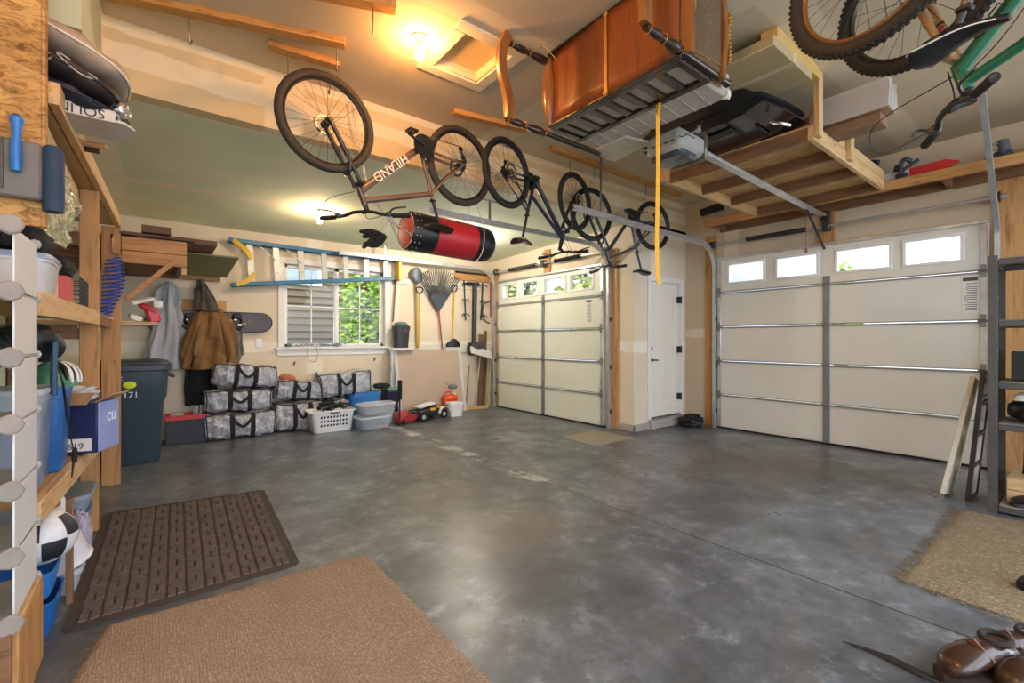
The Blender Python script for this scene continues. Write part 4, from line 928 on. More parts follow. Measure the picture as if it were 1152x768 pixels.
pb_.beam(f0+ax_*(Lp*.80), f0+sd_*.30+ax_*(Lp*.80), .015, .028, .002, nm_)
pb_.build('frame', M('dark_frame', '#2f2b28', .5), p2)
for t0, t1 in ((.0, .26), (.26, .5), (.5, .74), (.74, .96)):
    a, b = f0+sd_*.15+ax_*(t0*Lp+.03), f0+sd_*.15+ax_*(t1*Lp-.02); MB().beam(a, b, .27, .012, .002, nm_).build('insert', M('cream_insert', '#b9af9e', .5) if t0 < .7 else M('grey_insert', '#77736d', .4), p2)
MB().torus(f0+ax_*(Lp*.60)+sd_*.28-V((.0, -.02, 0)), .035, .008, (0, 1, 0), 16, 6).build('pull_cord', black, p2)
# ================================================================ LEFT SHELVING
su = thing('lumber_shelving', 'tall home-built lumber shelving along the left wall', 'shelving', (-.6, 3.9, 0))
def FX(Y): return -.385+(Y-2.66)*.053                                # the front runs slightly askew
for x0, x1, Y in ((-.375, -.245, 5.40), (-.40, -.302, 4.17)):
    MB().bb(x0, x1, Y, Y+.045, 0, 2.31, .004).build('post', fir('z'), su)
    MB().bb(XL+.01, XL+.05, Y, Y+.09, 0, 2.31, .004).build('back_post', brown('z'), su)
for z0, z1 in ((1.40, 1.495), (.545, .64)):
    MB().beam((FX(2.64), 2.64, (z0+z1)/2), (FX(4.168)-.01, 4.168, (z0+z1)/2), .04, z1-z0, .003).build('front_rail', pine('y'), su)
    MB().prism([(XL+.06, 2.64), (FX(2.64)-.022, 2.64), (FX(5.38)-.05, 5.38), (XL+.06, 5.38)], (0, 0, z1-.010), (1, 0, 0), (0, 1, 0), .016).build('deck', M('plywood_deck', '#b99a6c', .7, var=.1), su)
    MB().bb(-.345, -.307, 4.22, 5.39, z0, z1, .003).build('front_rail', brown('y'), su)
MB().beam((FX(2.76)+.035, 2.76, 2.362), (-.265, 5.44, 2.362), .038, .095, .003).build('front_rail', pine('y'), su)
MB().beam((FX(2.76)-.03, 2.76, 2.25), (-.42, 4.165, 2.25), .038, .085, .003).build('front_rail', pine('y'), su)
MB().prism([(XL+.06, 2.76), (FX(2.76)+.01, 2.76), (-.29, 5.38), (XL+.06, 5.38)], (0, 0, 2.325), (1, 0, 0), (0, 1, 0), .016).build('deck', M('plywood_deck', '#b99a6c', .7), su)
for z in (1.395, .54, 2.21):
    for Y in (5.352, 4.12): MB().bb(XL+.06, -.405, Y, Y+.042, z-.09, z, .003).build('cross_rail', brown('x'), su)
MB().bb(XL+.01, -.372, 2.70, 2.714, 1.77, 3.41, .001).bb(-.372, -.360, 2.695, 2.75, 1.77, 3.41, .001).build('chipboard_side', osb_mat(), su)
cn = thing('corner_loft_shelf', 'lumber corner shelf over the wheeled bin with diagonal brace', 'shelf', (-.2, 6.3, 2.0))
m_ = fir('x')
MB().bb(-.24, .24, 5.41, 5.45, 2.00, 2.11, .003).build('end_rail', fir('x'), cn); MB().bb(-.24, .24, 5.41, 5.45, 2.115, 2.235, .003).build('end_rail', fir('x'), cn)
MB().bb(.20, .24, 5.452, 7.42, 2.10, 2.235, .003).build('side_rail', brown('y'), cn)
MB().bb(.20, .24, 5.455, 5.50, 1.93, 2.095, .003).build('hanger_block', pine('z'), cn)
for Y in (6.0, 6.6, 7.1): MB().bb(XL+.06, .198, Y, Y+.04, 2.10, 2.20, .003).build('joist', brown('x'), cn)
MB().bb(XL+.06, .24, 5.46, 7.42, 2.237, 2.25).build('deck', M('plywood_deck', '#b99a6c', .7), cn)
MB().beam((-.205, 5.43, 1.66), (.13, 5.43, 2.035), .042, .10, .003, (0, 1, 0)).build('brace', fir('x'), cn)
hx_b = ('#4a3423', '#3a2a1e', '#553d2a', '#6a4c33')
for i, (x0, x1, y0, z0, th) in enumerate([(-.26, .30, 5.40, 2.405, .022), (-.24, .34, 5.50, 2.43, .022), (-.10, .12, 5.46, 2.455, .07), (.12, .50, 5.52, 2.254, .05)]):
    lab = ('long dark plank lying on corner shelf, lowest of the pile', 'long dark plank second in the pile on corner shelf', 'short dark block on top of the corner shelf plank pile', 'brown plank sticking out over green board on corner shelf')[i]
    if i < 3: z0 -= .15
    tag(MB().bb(x0, x1, y0, y0+.5+.3*(i != 2), z0, z0+th, .003).build('plank', WOOD('old_plank%d' % i, hx_b[i], '#6b4e36', 'x')), lab, 'plank')
gb = tag(MB().prism([(0, 0), (1.12, -.10), (1.12, -.118), (0, -.018)], (.50, 6.02, 2.245), (0, 1, 0), (0, 0, 1), .50).build('drywall_sheet', M('green_sheet', '#8d8a5c', .8, var=.04), smooth=False), 'green drywall sheet sticking out of corner shelf above hanging clothes', 'drywall sheet')
# coiled air hose on the end post
hs = thing('air_hose', 'coiled blue air hose hanging on the end post of lumber shelving', 'hose', (-.29, 5.3, 1.9))
P = []; n = 15*14
for i in range(n+1):
    t = i/n; a = 2*PI*15*t; c = V((-.285-.10*max(0, t-.45)**1.3*1.4, 5.28, 2.02-.52*t)); k = .044+.024*math.sin(PI*min(1, t*1.2)); P.append(c+V((k*math.cos(a)*1.1, k*math.sin(a)*.5, .012*math.cos(a))))
MB().tube(P, .0065, 6).build('coil', M('hose_blue', '#1d53b8', .35, coat=.3), hs)
MB().tube(cr([(-.30, 5.38, 2.20), (-.30, 5.36, 2.12), (-.29, 5.33, 2.06), P[0]], 5), .011, 8).build('coupling', M('brass_fitting', '#c2b391', .35, .7), hs)
MB().tube([(-.31, 5.395, 2.21), (-.30, 5.35, 2.24)], .006, 6).build('hook', dsteel, hs)

# ---- things on the shelves
def tote(label, c, d, z, hx, lid, clear=False, taper=.88, rz=0, cat='storage bin', lidh=.025, content=None):
    r = thing('storage_bin', label, cat, (c[0], c[1], z), (0, 0, rz)); Rz = Matrix.Rotation(rz, 3, 'Z'); o = V((c[0], c[1], z)); w, l, h = d
    def ring(k, zz, n=20, e=.35):
        q = []
        for j in range(n):
            a = 2*PI*j/n; cc, ss = math.cos(a), math.sin(a); q.append(o+Rz @ V((math.copysign(abs(cc)**e, cc)*w/2*k, math.copysign(abs(ss)**e, ss)*l/2*k, zz)))
        return q
    mt = CLEAR('clear_'+hx[1:], hx, .30, .2) if clear else M('bin_'+hx[1:], hx, .4, var=.05)
    MB().rings([ring(taper*.97, .002), ring(taper, .012), ring(1, h*.92), ring(1.04, h*.93), ring(1.04, h), ring(.98, h), ring(.98, h*.92), ring(taper*.96, .016), ring(taper*.3, .016)]).build('body', mt, r, ang=50)
    if lid: MB().rings([ring(1.06, h), ring(1.07, h+lidh*.5), ring(1.03, h+lidh), ring(.6, h+lidh*.8)]).build('lid', (CLEAR('lid_'+lid[1:], lid, .5, .25) if clear and lid != '#1d63b4' else M('bin_'+lid[1:], lid, .4)), r, ang=50)
    for i, (hx2, x, y, dx, dy, dz) in enumerate(content or ()):
        MB().box(o+Rz @ V((x, y, .02+dz/2)), (dx, dy, dz), .01, Rz).build('contents', M('stuff_'+hx2[1:], hx2, .7, var=.25, scale=18), r)
    return r
tote('frosted tote with blue grey lid on upper shelf beside white cube rack', (-.500, 3.02), (.26, .36, .16), 1.497, '#c9cdd2', '#8fa0b8')
carton('red and white small box on the upper shelf before the wire basket', (-.48, 3.26, 1.497), (-.352, 3.44, 1.63), mat=M('redwhite_card', '#c0564e', .5, var=.02), tape=True, tape_ax='y')
wb_ = thing('wire_basket', 'black wire basket on the upper shelf beside the post', 'basket', (-.4, 3.72, 1.497))
q = MB(); bx0, bx1, by0, by1 = -.47, -.335, 3.53, 3.92
for i in range(7):
    z = 1.503+i*.025; q.tube([(bx0, by0, z), (bx1, by0, z), (bx1, by1, z), (bx0, by1, z)], .003, 5, closed=True)
for i in range(11): y = by0+.039*i; q.tube([(bx1, y, 1.655), (bx1, y, 1.502), (bx0, y, 1.502), (bx0, y, 1.655)], .0028, 5)
q.build('wire', black, wb_)
def blob_cloth(label, c, d, hx, seed, cat='cloth', nm='cloth_bundle', rough=.85, metal=0, amp=.14, fq=3, e=.8):
    return tag(MB().ball(c, d, 28, 18, e=e, amp=amp, fq=fq+seed*.13).build(nm, M(nm+'_'+hx[1:], hx, rough, metal, var=.2, scale=14, bump=.3 if not metal else .6), ang=80), label, cat)
blob_cloth('black cloth bundle heaped on the frosted tote on upper shelf', (-.50, 3.05, 1.755), (.22, .50, .14), '#16171a', 1)
blob_cloth('small black bag on top of the red and white box', (-.42, 3.42, 1.69), (.14, .26, .12), '#1b1b1c', 2, 'bag', 'small_bag')
def foil(u, v):
    k = .02*math.sin(17*u+5*v)*math.sin(13*v+3*u)+.012*math.sin(41*u+23*v); return (-.47+.08*u+k*.6+.06*v, 2.98+.52*u+k*.8, 1.80+.42*v-.16*u*v)
tag(MB().grid(foil, 34, 30).build('foil_blanket', M('silver_foil', '#d8d4c4', .12, 1, var=.15), solid=.004), 'crumpled silver foil blanket hanging below the top shelf', 'foil blanket')
dc = thing('ribbed_duct', 'black ribbed flexible duct coiled under upper shelf', 'duct', (-.5, 3.1, 1.2))
Pd = cr([(-.66, 3.10, 1.20), (-.53, 2.96, 1.27), (-.455, 3.06, 1.30), (-.44, 3.30, 1.26)], 12)
q = MB()
for i in range(0, len(Pd)-1): q.torus(Pd[i], .068, .011, (Pd[i+1]-Pd[i]), 18, 6)
q.build('rib', M('duct_black', '#1f2428', .45), dc); MB().tube(Pd, .062, 14).build('liner', black, dc)
tag(MB().box((-.372, 2.985, 1.17), (.02, .10, .25), .004, Euler((.1, 0, .2)).to_matrix()).build('blue_file', M('dark_teal', '#1f4a63', .4)), 'dark blue upright folder leaning on bins, middle shelf', 'folder')
tag(MB().box((-.415, 2.83, 1.13), (.012, .15, .16), .001, Euler((.5, .1, .15)).to_matrix()).build('cardboard_flap', M('cardboard', '#b0906a', .75)), 'tan cardboard flap leaning behind the white cube rack', 'cardboard')
tote('clear bin with blue contents standing tall on middle shelf, nearest', (-.515, 2.96), (.26, .34, .42), .64, '#dfe6ee', '#e4ebf2', True, content=[('#2a66ac', .03, 0, .16, .26, .3)])
tote('blue bin with clear front on middle shelf, behind the black strap', (-.485, 3.30), (.26, .29, .40), .64, '#2a66ac', '#1d63b4')
sp0 = [onX(66, 415, -.355), onX(71, 432, -.345), onX(76, 470, -.325), onX(80, 495, -.315), onX(84, 512, -.305), onX(81, 530, -.30)]
tag(MB().strap(cr(sp0, 6), .065, .004, (1, .2, 0)).torus(sp0[4], .03, .009, (1, 0, 0), 14, 6).build('ratchet_strap', M('webbing_black', '#1a1a1a', .8)), 'black ratchet strap dangling over middle shelf edge', 'strap')
hm = thing('bicycle_helmet', 'green white and black bicycle helmet on top of blue bin', 'helmet', (-.41, 3.42, 1.07))
hc = V((-.415, 3.34, 1.07))
rg = []
for i in range(11):
    ph = PI/2*i/10*.98; rg.append([hc+V((.10*math.cos(ph)*math.cos(a), .135*math.cos(ph)*math.sin(a), .115*math.sin(ph)+.012*math.sin(a*2))) for a in [2*PI*j/28 for j in range(28)]])
MB().rings(rg).build('shell', M('helmet_shell', '#4d8a6c', .3, var=.5, scale=8), hm)
for j in range(6):
    a = -.9+.36*j; MB().tube([hc+V((.102*math.cos(p)*math.cos(a), .138*math.cos(p)*math.sin(a)*1.0, .118*math.sin(p))) for p in [.2+.1*i for i in range(11)]], [.011*math.sin(PI*(i+.5)/11)+.003 for i in range(11)], 6).build('vent', black, hm)
for j in range(5):
    a = -.72+.36*j; MB().tube([hc+V((.104*math.cos(p)*math.cos(a), .140*math.cos(p)*math.sin(a), .120*math.sin(p))) for p in [.05+.12*i for i in range(11)]], [.012*math.sin(PI*(i+.5)/11)+.002 for i in range(11)], 6).build('rib', M('helmet_white', '#e5e6df', .3), hm)
br_ = -.34; bx = thing('blue_carton', 'dark blue printed carton overhanging middle shelf beside the post', 'box', (-.37, 3.68, .652), (0, 0, br_))
Rb = Matrix.Rotation(br_, 3, 'Z'); bo_ = V((-.37, 3.68, .652))
def BX(x, y, z): return bo_+Rb @ V((x, y, z))
MB().box(BX(0, 0, .145), (.31, .23, .29), .006, Rb).build('carton', M('navy_card', '#232c57', .5, var=.06), bx)
MB().box(BX(.160, 0, .145), (.010, .228, .285), .004, Rb).build('printed_face', M('lilac_card', '#8d9bd0', .45, var=.1, scale=5), bx)
text('cu', .11, M('print_white', '#e8ebf2', .5), bx, BX(.166, .02, .20), Rb @ V((0, 1, 0)), (0, 0, 1), 'logo')
lb = MB().box(BX(.02, -.1165, .05), (.22, .003, .07), 0, Rb).build('label', M('paper', '#e9e6dc', .7), bx, smooth=False)
text('195619', .05, M('ink', '#4b4a48', .7), lb, BX(.02, -.119, .042), Rb @ V((1, 0, 0)), (0, 0, 1), 'number')
for c_, d_, e_ in (((.0, -.15, .315), (.28, .10, .006), (.6, 0, br_)), ((.18, 0, .31), (.09, .21, .006), (0, -.5, br_))): MB().box(BX(*c_), d_, 0, Euler(e_).to_matrix()).build('flap', M('cardboard', '#b0906a', .75), bx, smooth=False)
blob_cloth('white crumpled paper sticking out of the blue carton', BX(-.02, .02, .325), (.22, .17, .09), '#d5d7da', 5, 'paper', 'packing_paper', .6, 0, .25, 5)
# below the middle shelf
tote('blue open bin on floor under lumber shelving beside the post', (-.46, 3.83), (.28, .30, .27), .003, '#2d6fc0', None)
tote('grey tub with rounded lid resting on the blue open bin', (-.455, 3.81), (.31, .36, .09), .276, '#8d9aa5', '#7d8b96')
blob_cloth('crumpled clear bag with red item stuffed before the blue open bin', (-.34, 3.60, .16), (.10, .13, .28), '#a9a3b8', 6, 'plastic bag', 'plastic_bag', .3, 0, .2, 5)
wt = thing('white_bin', 'tall white tapered bin upside down below the middle shelf', 'bin', (-.45, 3.30, 0))
ax1, ax0 = V((-.41, 3.30, .13)), V((-.50, 3.26, .535)); xx, yy, zz = fr(ax1-ax0)
def wring(c, r, n=24): return [c+xx*(r*math.cos(2*PI*j/n))+yy*(r*math.sin(2*PI*j/n)) for j in range(n)]
wl = ax1-ax0
MB().rings([wring(ax0, .10), wring(ax0+wl*.03, .112), wring(ax0+wl*.96, .145), wring(ax0+wl, .14), wring(ax0+wl*.9, .13)]).build('body', M('white_tub', '#dcdde4', .4), wt)
MB().torus(ax0+wl*.97, .147, .010, wl, 28, 8).build('rim', white, wt)
tote('clear shallow bin on floor under the upside down white bin', (-.43, 3.32), (.26, .26, .10), .003, '#e4e8ea', '#e4e8ea', True)
bc = V((-.40, 2.95, .40))
bo = tag(MB().ball(bc, (.235, .235, .235), 32, 20).build('basketball', M('ball_white', '#dfe0e2', .5)), 'black and white basketball resting behind white cube rack', 'ball')
def patch(mb, th0, th1, ph0, ph1):
    return mb.grid(lambda u, v: bc+V((.1185*math.cos(ph0+(ph1-ph0)*v)*math.cos(th0+(th1-th0)*u), .1185*math.cos(ph0+(ph1-ph0)*v)*math.sin(th0+(th1-th0)*u), .1185*math.sin(ph0+(ph1-ph0)*v))), 10, 10)
for t0, p0 in ((-1.5, -.8), (-.75, .1), (.1, -.8), (-2.3, .1), (.9, .1)): patch(MB(), t0, t0+.75, p0, p0+.85).build('black_panel', M('ball_black', '#22262c', .5), bo)
tag(MB().bb(-.345, -.318, 3.09, 3.12, 0, .52, .003).build('upright_timber', brown('z')), 'dark upright timber slat between basketball and white bin', 'timber')
tote('upper blue tub stacked under the basketball', (-.47, 2.93), (.24, .28, .12), .165, '#2d78c4', None); tote('lower blue tub on floor, bottom of the stack under basketball', (-.47, 2.93), (.25, .30, .155), .003, '#1f62a8', None)
shoe('brown soled shoe on the basketball beneath middle shelf', (-.42, 2.93, .520), 1.2, '#8a6a4c', '#7a5b40', .8, lace=False)

# ---- bags on the top shelf
def slab_bag(label, c, d, hx, tilt, seams, nm='snowboard_bag', cat='bag', stripe='#d8d2c4'):
    r = thing(nm, label, cat, c); R_ = Euler(tilt).to_matrix(); o = V(c); a, b, h = d[0]/2, d[1]/2, d[2]/2; rg = []
    for i in range(15):
        ph = -PI/2+PI*i/14; rr = math.cos(ph)**.5; rg.append([o+R_ @ V((a*rr*math.copysign(abs(math.cos(t))**.55, math.cos(t)), b*rr*math.copysign(abs(math.sin(t))**.75, math.sin(t)), h*math.sin(ph)+.012*math.sin(9*math.cos(t)))) for t in [2*PI*j/32 for j in range(32)]])
    MB().rings(rg).build('bag_shell', M('bag_'+hx[1:], hx, .5, var=.12, bump=.15), r, ang=70)
    MB().tube([o+R_ @ V((a*1.0*math.copysign(abs(math.cos(t))**.55, math.cos(t)), b*1.0*math.copysign(abs(math.sin(t))**.75, math.sin(t)), 0)) for t in [2*PI*j/40 for j in range(40)]], .007, 6, closed=True).build('piping', M('piping_'+stripe[1:], stripe, .6), r)
    q = MB()
    for (x0, y0, wx, wy) in seams:
        q.tube([o+R_ @ (lambda x_, z_: V((x_, -b*max(.1, 1-(z_/h)**2)**.25*max(.05, 1-(abs(x_)/a/max(.1, 1-(z_/h)**2)**.25)**3.64)**.375-.003, z_+.012*math.sin(9*x_/a))))(x0+wx*math.cos(t), y0+wy*math.sin(t)) for t in [2*PI*j/24 for j in range(24)]], .0035, 5, closed=True)
    if seams: q.build('seam_trim', M('seam_silver', '#b9b3a6', .4), r)
    return r
slab_bag('beige snowboard bag on top of the lumber shelving, uppermost', (-.41, 3.08, 2.68), (.64, .56, .14), '#a89684', (0, .32, .1), [])
slab_bag('black snowboard bag with silver outlines under the beige bag', (-.43, 3.06, 2.55), (.60, .54, .13), '#2a2320', (0, .28, .1), [(-.02, -.018, .07, .022), (.13, .012, .07, .014), (-.16, .01, .05, .03)], stripe='#231e1c')
slab_bag('dark navy duffel under black snowboard bag on top shelf', (-.42, 3.05, 2.44), (.54, .48, .075), '#1b2233', (0, .2, .08), [], 'duffel_bag', stripe='#141a27')
sb = thing('snowboard_deck', 'white snowboard with dark lettering lowest of the top shelf bags', 'snowboard', (-.42, 3.0, 2.34))
SO = V((-.44, 3.04, 2.352)); rg = []
for i in range(21):
    t = i/20*2-1; x = .36*t; w = .15*(1-abs(t)**6)**.5*(1+.12*t*t)*.9+.004; z = .05*max(0, abs(t)-.75)**1.4*3
    rg.append([SO+V((x, -w, z-.005)), SO+V((x, w, z-.005)), SO+V((x, w, z+.005)), SO+V((x, -w, z+.005))])
MB().rings(rg).build('deck', M('deck_white', '#cfcdc8', .3), sb)
MB().bb(-.70, -.15, 2.885, 2.893, 2.337, 2.392, .003).build('edge_band', M('edge_white', '#c9c6c0', .4), sb)
text('SOLIN', .06, M('ink_black', '#1a1a1c', .5), sb, (-.27, 2.883, 2.365), (-1, 0, 0), (0, 0, -1), 'lettering')
for i, (x, y, z, l, hx, lab) in enumerate([(-.235, 3.32, 2.334, .4, '#b58a58', 'wooden rod end sticking out over top shelf edge'), (-.265, 3.42, 2.334, .4, '#3a2a20', 'dark tube lying beside the wooden rod on top shelf')]):
    r = thing('rod', lab, 'rod', (x, y, z)); MB().cyl((x-l, y, z+.016), (x+.02, y, z+.016), .015, 12).build('shaft', WOOD('rod%d' % i, hx, hx, 'x', .5, False), r); MB().cyl((x+.02, y, z+.016), (x+.028, y, z+.016), .0145, 12).build('end_cap', M('rod_end%d' % i, '#d2a878' if i == 0 else '#9a9a98', .5), r)
blob_cloth('silver packet hanging out below the bag ends on top shelf', (-.14, 3.02, 2.44), (.08, .11, .09), '#b8bcc0', 9, 'packet', 'silver_packet', .2, .8, .25, 5)

# ---- brush and dustpan on the chipboard
dp = thing('dustpan', 'grey dustpan hanging on the chipboard at left edge', 'dustpan', (-.45, 2.66, 1.88))
MB().bb(-.515, -.365, 2.655, 2.690, 1.87, 2.105, .010).build('pan', M('pan_grey', '#6d6a66', .45), dp); MB().bb(-.50, -.47, 2.650, 2.656, 1.9, 2.10, .003).build('ridge', M('pan_dark', '#4b4946', .5), dp)
br = thing('hand_brush', 'hand brush with blue handle clipped on the grey dustpan', 'brush', (-.41, 2.63, 1.9))
MB().tube(cr([(-.435, 2.635, 1.97), (-.435, 2.632, 2.06), (-.432, 2.632, 2.14), (-.434, 2.634, 2.19)], 5), [.016, .017, .018, .018, .018, .017, .016, .016, .015, .015, .016, .018, .020, .022, .021, .012], 10).build('handle', M('brush_blue', '#2673c4', .35), br)
MB().torus((-.434, 2.622, 2.18), .009, .004, (0, 1, 0), 14, 6).build('hang_hole', black, br)
rl = tag(MB().lathe((-.335, 2.68, 1.83), [(.02, 0), (.033, .004), (.035, .04), (.035, .26), (.025, .275), (.001, .275)], (0, 0, 1), 16).build('dark_blue_brush_head', M('navy_brush', '#223a55', .7, bump=.5)), 'dark blue cylinder hanging on chipboard edge beside the dustpan', 'brush')

# ---- white cube rack
cr_ = thing('cube_rack', 'white plastic panel cube rack standing on a wooden box', 'cube rack', (-.6, 2.43, .36))
QX0, QX1, QY0, QY1, QZ0, QH, QN = -.95+.02, -.372, 2.225, 2.62, .352, .222, 6
mpan = M('panel_white', '#e4e6e6', .35, var=.02)
for i in range(QN):
    z0 = QZ0+i*QH; MB().bb(QX1-.006, QX1, QY0+.012, QY1-.012, z0+.006, z0+QH-.006, .002).build('side_panel', mpan, cr_)
for i in range(QN+1):
    z = QZ0+i*QH
    for Y in (QY0, QY1): MB().lathe((QX1-.012, Y, z), [(.001, 0), (.030, 0), (.036, .006), (.036, .016), (.030, .022), (.001, .022)] if Y == QY0 else [(.001, 0), (.016, 0), (.02, .004), (.02, .012), (.001, .014)], (.35, -.9 if Y == QY0 else .9, 0), 8).build('connector', M('connector_grey', '#958d85', .6) if Y == QY0 else M('connector_clear', '#a5a7a6', .4), cr_)
    if i < QN: MB().bb(QX0, QX1-.008, QY0+.01, QY1-.01, z-.003, z+.003).build('shelf_panel', M('shelf_panel_warm', '#c9c0b4', .5), cr_)
bxw = thing('wooden_box_stand', 'open wooden box stand under the white cube rack', 'wooden box', (-.6, 2.43, 0))
MB().bb(-.93, -.375, 2.20, 2.225, .0, .33, .003).build('side_board', brown('x'), bxw); MB().bb(-.40, -.362, 2.228, 2.66, .0, .33, .003).build('end_board', fir('z'), bxw); MB().bb(-.93, -.365, 2.228, 2.66, .331, .343, .002).build('top_board', pine('y'), bxw)
cols = ['#5b5f66', '#3f3f42', '#d9d4cf', '#7b5a3e', '#2d333b', '#c8c2ba']
labs = ['grey shoe in top cell of the white cube rack', 'dark grey shoe in second cell of the white cube rack', 'white folded shoe in third cell of the white cube rack', 'brown shoe in fourth cell of the white cube rack', 'black shoe in fifth cell of white cube rack', 'pale shoe in lowest cell of the white cube rack']
for i in range(QN): shoe(labs[i], (-.55, 2.36, QZ0+QH*(QN-1-i)+.005), -1.2+.1*i, cols[i], '#d9d6cf' if i % 2 else '#3a3632', 1.05)
rw = thing('toy_helicopter', 'red and white toy on a small shelf behind the end post', 'toy', (-.1, 5.9, 1.5))
MB().box((-.06, 5.9, 1.62), (.16, .12, .06), .02, Euler((.2, .5, .3)).to_matrix()).box((-.02, 5.9, 1.55), (.10, .08, .16), .015, Euler((0, -.3, .2)).to_matrix()).build('red_body', M('toy_red', '#c3222f', .35), rw)
MB().box((-.10, 5.88, 1.69), (.22, .05, .03), .006, Euler((.3, -.3, .6)).to_matrix()).box((-.16, 5.88, 1.52), (.10, .14, .05), .008, Euler((.1, .4, .2)).to_matrix()).box((.02, 5.88, 1.66), (.08, .05, .08), .015).build('white_trim', M('toy_white', '#e6e3dc', .4), rw)
tag(MB().bb(-.9, .02, 5.70, 6.0, 1.44, 1.475, .003).build('shelf_plank', pine('x')), 'narrow plank shelf behind the end post carrying the red toy', 'plank')
# ================================================================ BACK WALL
def W(x, y, Y=7.40): return onY(x, y, Y)
# step ladder hung on its side
ld = thing('step_ladder', 'blue fibreglass step ladder with yellow top hung sideways over back window', 'ladder', (2.0, 7.38, 2.2))
mb_ = M('fibreglass_blue', '#2f6f94', .45, var=.08); mal = M('aluminium', '#bdbdb6', .45, .5, var=.08); myl = M('ladder_yellow', '#e0b41c', .4)
a0, a1, b0, b1 = W(256, 271), W(447, 294), W(260, 321), W(447, 313)
for p, q in ((a0, a1), (b0, b1)):
    for dy in (0, -.13):
        if dy: q_ = p+(q-p)*.97
        else: q_ = q
        MB().beam(p+V((0, dy*(1), 0)), q_+V((0, dy*.25, 0)), .025, .055, .004, (0, 0, 1)).build('side_rail', mb_, ld)
for i in range(7):
    t = (.10+.135*i); p = a0+(a1-a0)*t; q = b0+(b1-b0)*t
    MB().beam(p+V((0, -.075*(1-.6*t), 0)), q+V((0, -.075*(1-.6*t), 0)), .085, .022, .004, (0, 1, 0)).build('step', mal, ld)
MB().sweep(cr([a0+V((.05, -.13, 0)), a0+V((.20, -.15, -.12)), a0+V((.27, -.155, -.24))], 6), [(-.03, -.01), (.03, -.01), (.03, .01), (-.03, .01)], up=(0, 1, 0)).build('foot_brace', myl, ld)
MB().sweep(cr([b0+V((.05, -.13, 0)), b0+V((.20, -.15, .08)), b0+V((.27, -.155, .18))], 6), [(-.03, -.01), (.03, -.01), (.03, .01), (-.03, .01)], up=(0, 1, 0)).build('foot_brace', myl, ld)
for i, (t0, t1) in enumerate(((.15, .24), (.29, .38))):
    MB().beam(a0+(a1-a0)*t0+V((0, -.10, -.03)), a0+(a1-a0)*t1+V((0, -.09, -.22)), .02, .01, .002).build('diagonal_brace', mal, ld); MB().beam(b0+(b1-b0)*t0+V((0, -.10, .03)), b0+(b1-b0)*t1+V((0, -.09, .16)), .02, .01, .002).build('diagonal_brace', mal, ld)
MB().box((a1+b1)/2+V((.0, -.05, -.0)), (.06, .16, (a1-b1).length+.10), .012).build('top_cap', myl, ld)
# snowboard behind the clothes
sn_ = thing('wall_snowboard', 'dark snowboard with bindings hung flat on the wall behind hanging clothes', 'snowboard', (.6, 7.40, 1.55))
pts = []; xa, xb = W(163, 360).x, W(306, 364).x; zc = 1.545
for i in range(16): a = PI/2+PI*i/15; pts.append((xa+.15+.15*math.cos(a), .135*math.sin(a)))
for i in range(16): a = -PI/2+PI*i/15; pts.append((xb-.15+.15*math.cos(a), .135*math.sin(a)))
MB().prism(pts, (0, 7.395, zc), (1, 0, 0), (0, 0, 1), .012).build('deck', M('board_maroon', '#3a2427', .35, var=.3, scale=7), sn_)
MB().tube([(x, 7.388, zc+z) for x, z in pts], .006, 6, closed=True).build('edge', M('board_edge', '#1b1c20', .3), sn_)
MB().torus((xb-.28, 7.387, zc), .03, .006, (0, 1, 0), 20, 6).ball((xb-.36, 7.387, zc-.02), (.06, .006, .03), 10, 6).build('graphic', M('board_gold', '#a98b48', .5), sn_)
for px_ in (213, 266):
    c = W(px_, 364, 7.33); q = MB().box(c, (.14, .10, .19), .03).torus(c+V((0, -.05, .04)), .05, .018, (0, 1, .4), 18, 8).box(c+V((0, -.055, -.03)), (.16, .03, .045), .01).box(c+V((0, -.04, .11)), (.11, .05, .06), .02)
    b_ = q.build('binding', black, sn_); MB().box(c+V((.03, -.075, -.02)), (.05, .012, .03), .004).box(c+V((-.02, -.07, .05)), (.04, .012, .02), .004).build('buckle', steel, b_)
# hanging clothes: lofted rings with folds
def cloth(nm, secs, mat, parent, nf=7, fold=.02, seed=1, n=56):
    rg = []; rr = random.Random(seed); ph = [rr.uniform(0, 6.28) for _ in range(3)]
    m = 26
    for i in range(m+1):
        t = i/m*(len(secs)-1); k = min(int(t), len(secs)-2); f = t-k; f = f*f*(3-2*f)
        s_ = [secs[k][j]+(secs[k+1][j]-secs[k][j])*f for j in range(4)]; x, z, wd, dp = s_; ring = []
        for j in range(n):
            a = 2*PI*j/n; amp = fold*min(1, i/m*2+.25); w_ = amp*(math.sin(nf*a+ph[0]+i*.12)+.6*math.sin((nf*2+1)*a+ph[1]-i*.2)+.5*math.sin(i*.9+a*3+ph[2])*.5)
            yy = 7.39-dp+(dp+w_)*math.sin(a) if False else 7.40-dp-w_*.8-dp*math.sin(a)
            ring.append((x+(wd+w_)*math.cos(a), min(yy, 7.43), z+.01*math.sin(3*a+ph[1])*(i == m)))
        rg.append(ring)
    return MB().rings(rg).build(nm, mat, parent, ang=85)
gh = thing('hooded_jacket', 'light grey hooded jacket hanging on the wall rail, left of brown coat', 'jacket', (.1, 7.35, .95))
m_grey = M('grey_fleece', '#b4b5ba', .9, var=.12, scale=5, bump=.2)
def S(px_, py, w, d): p = W(px_, py, 7.3); return (p.x, p.z, w, d)
cloth('body', [S(191, 316, .02, .03), S(189, 325, .10, .05), S(188, 345, .12, .07), S(190, 362, .14, .08), S(188, 390, .19, .09), S(187, 415, .21, .10)], m_grey, gh, 5, .030, 2)
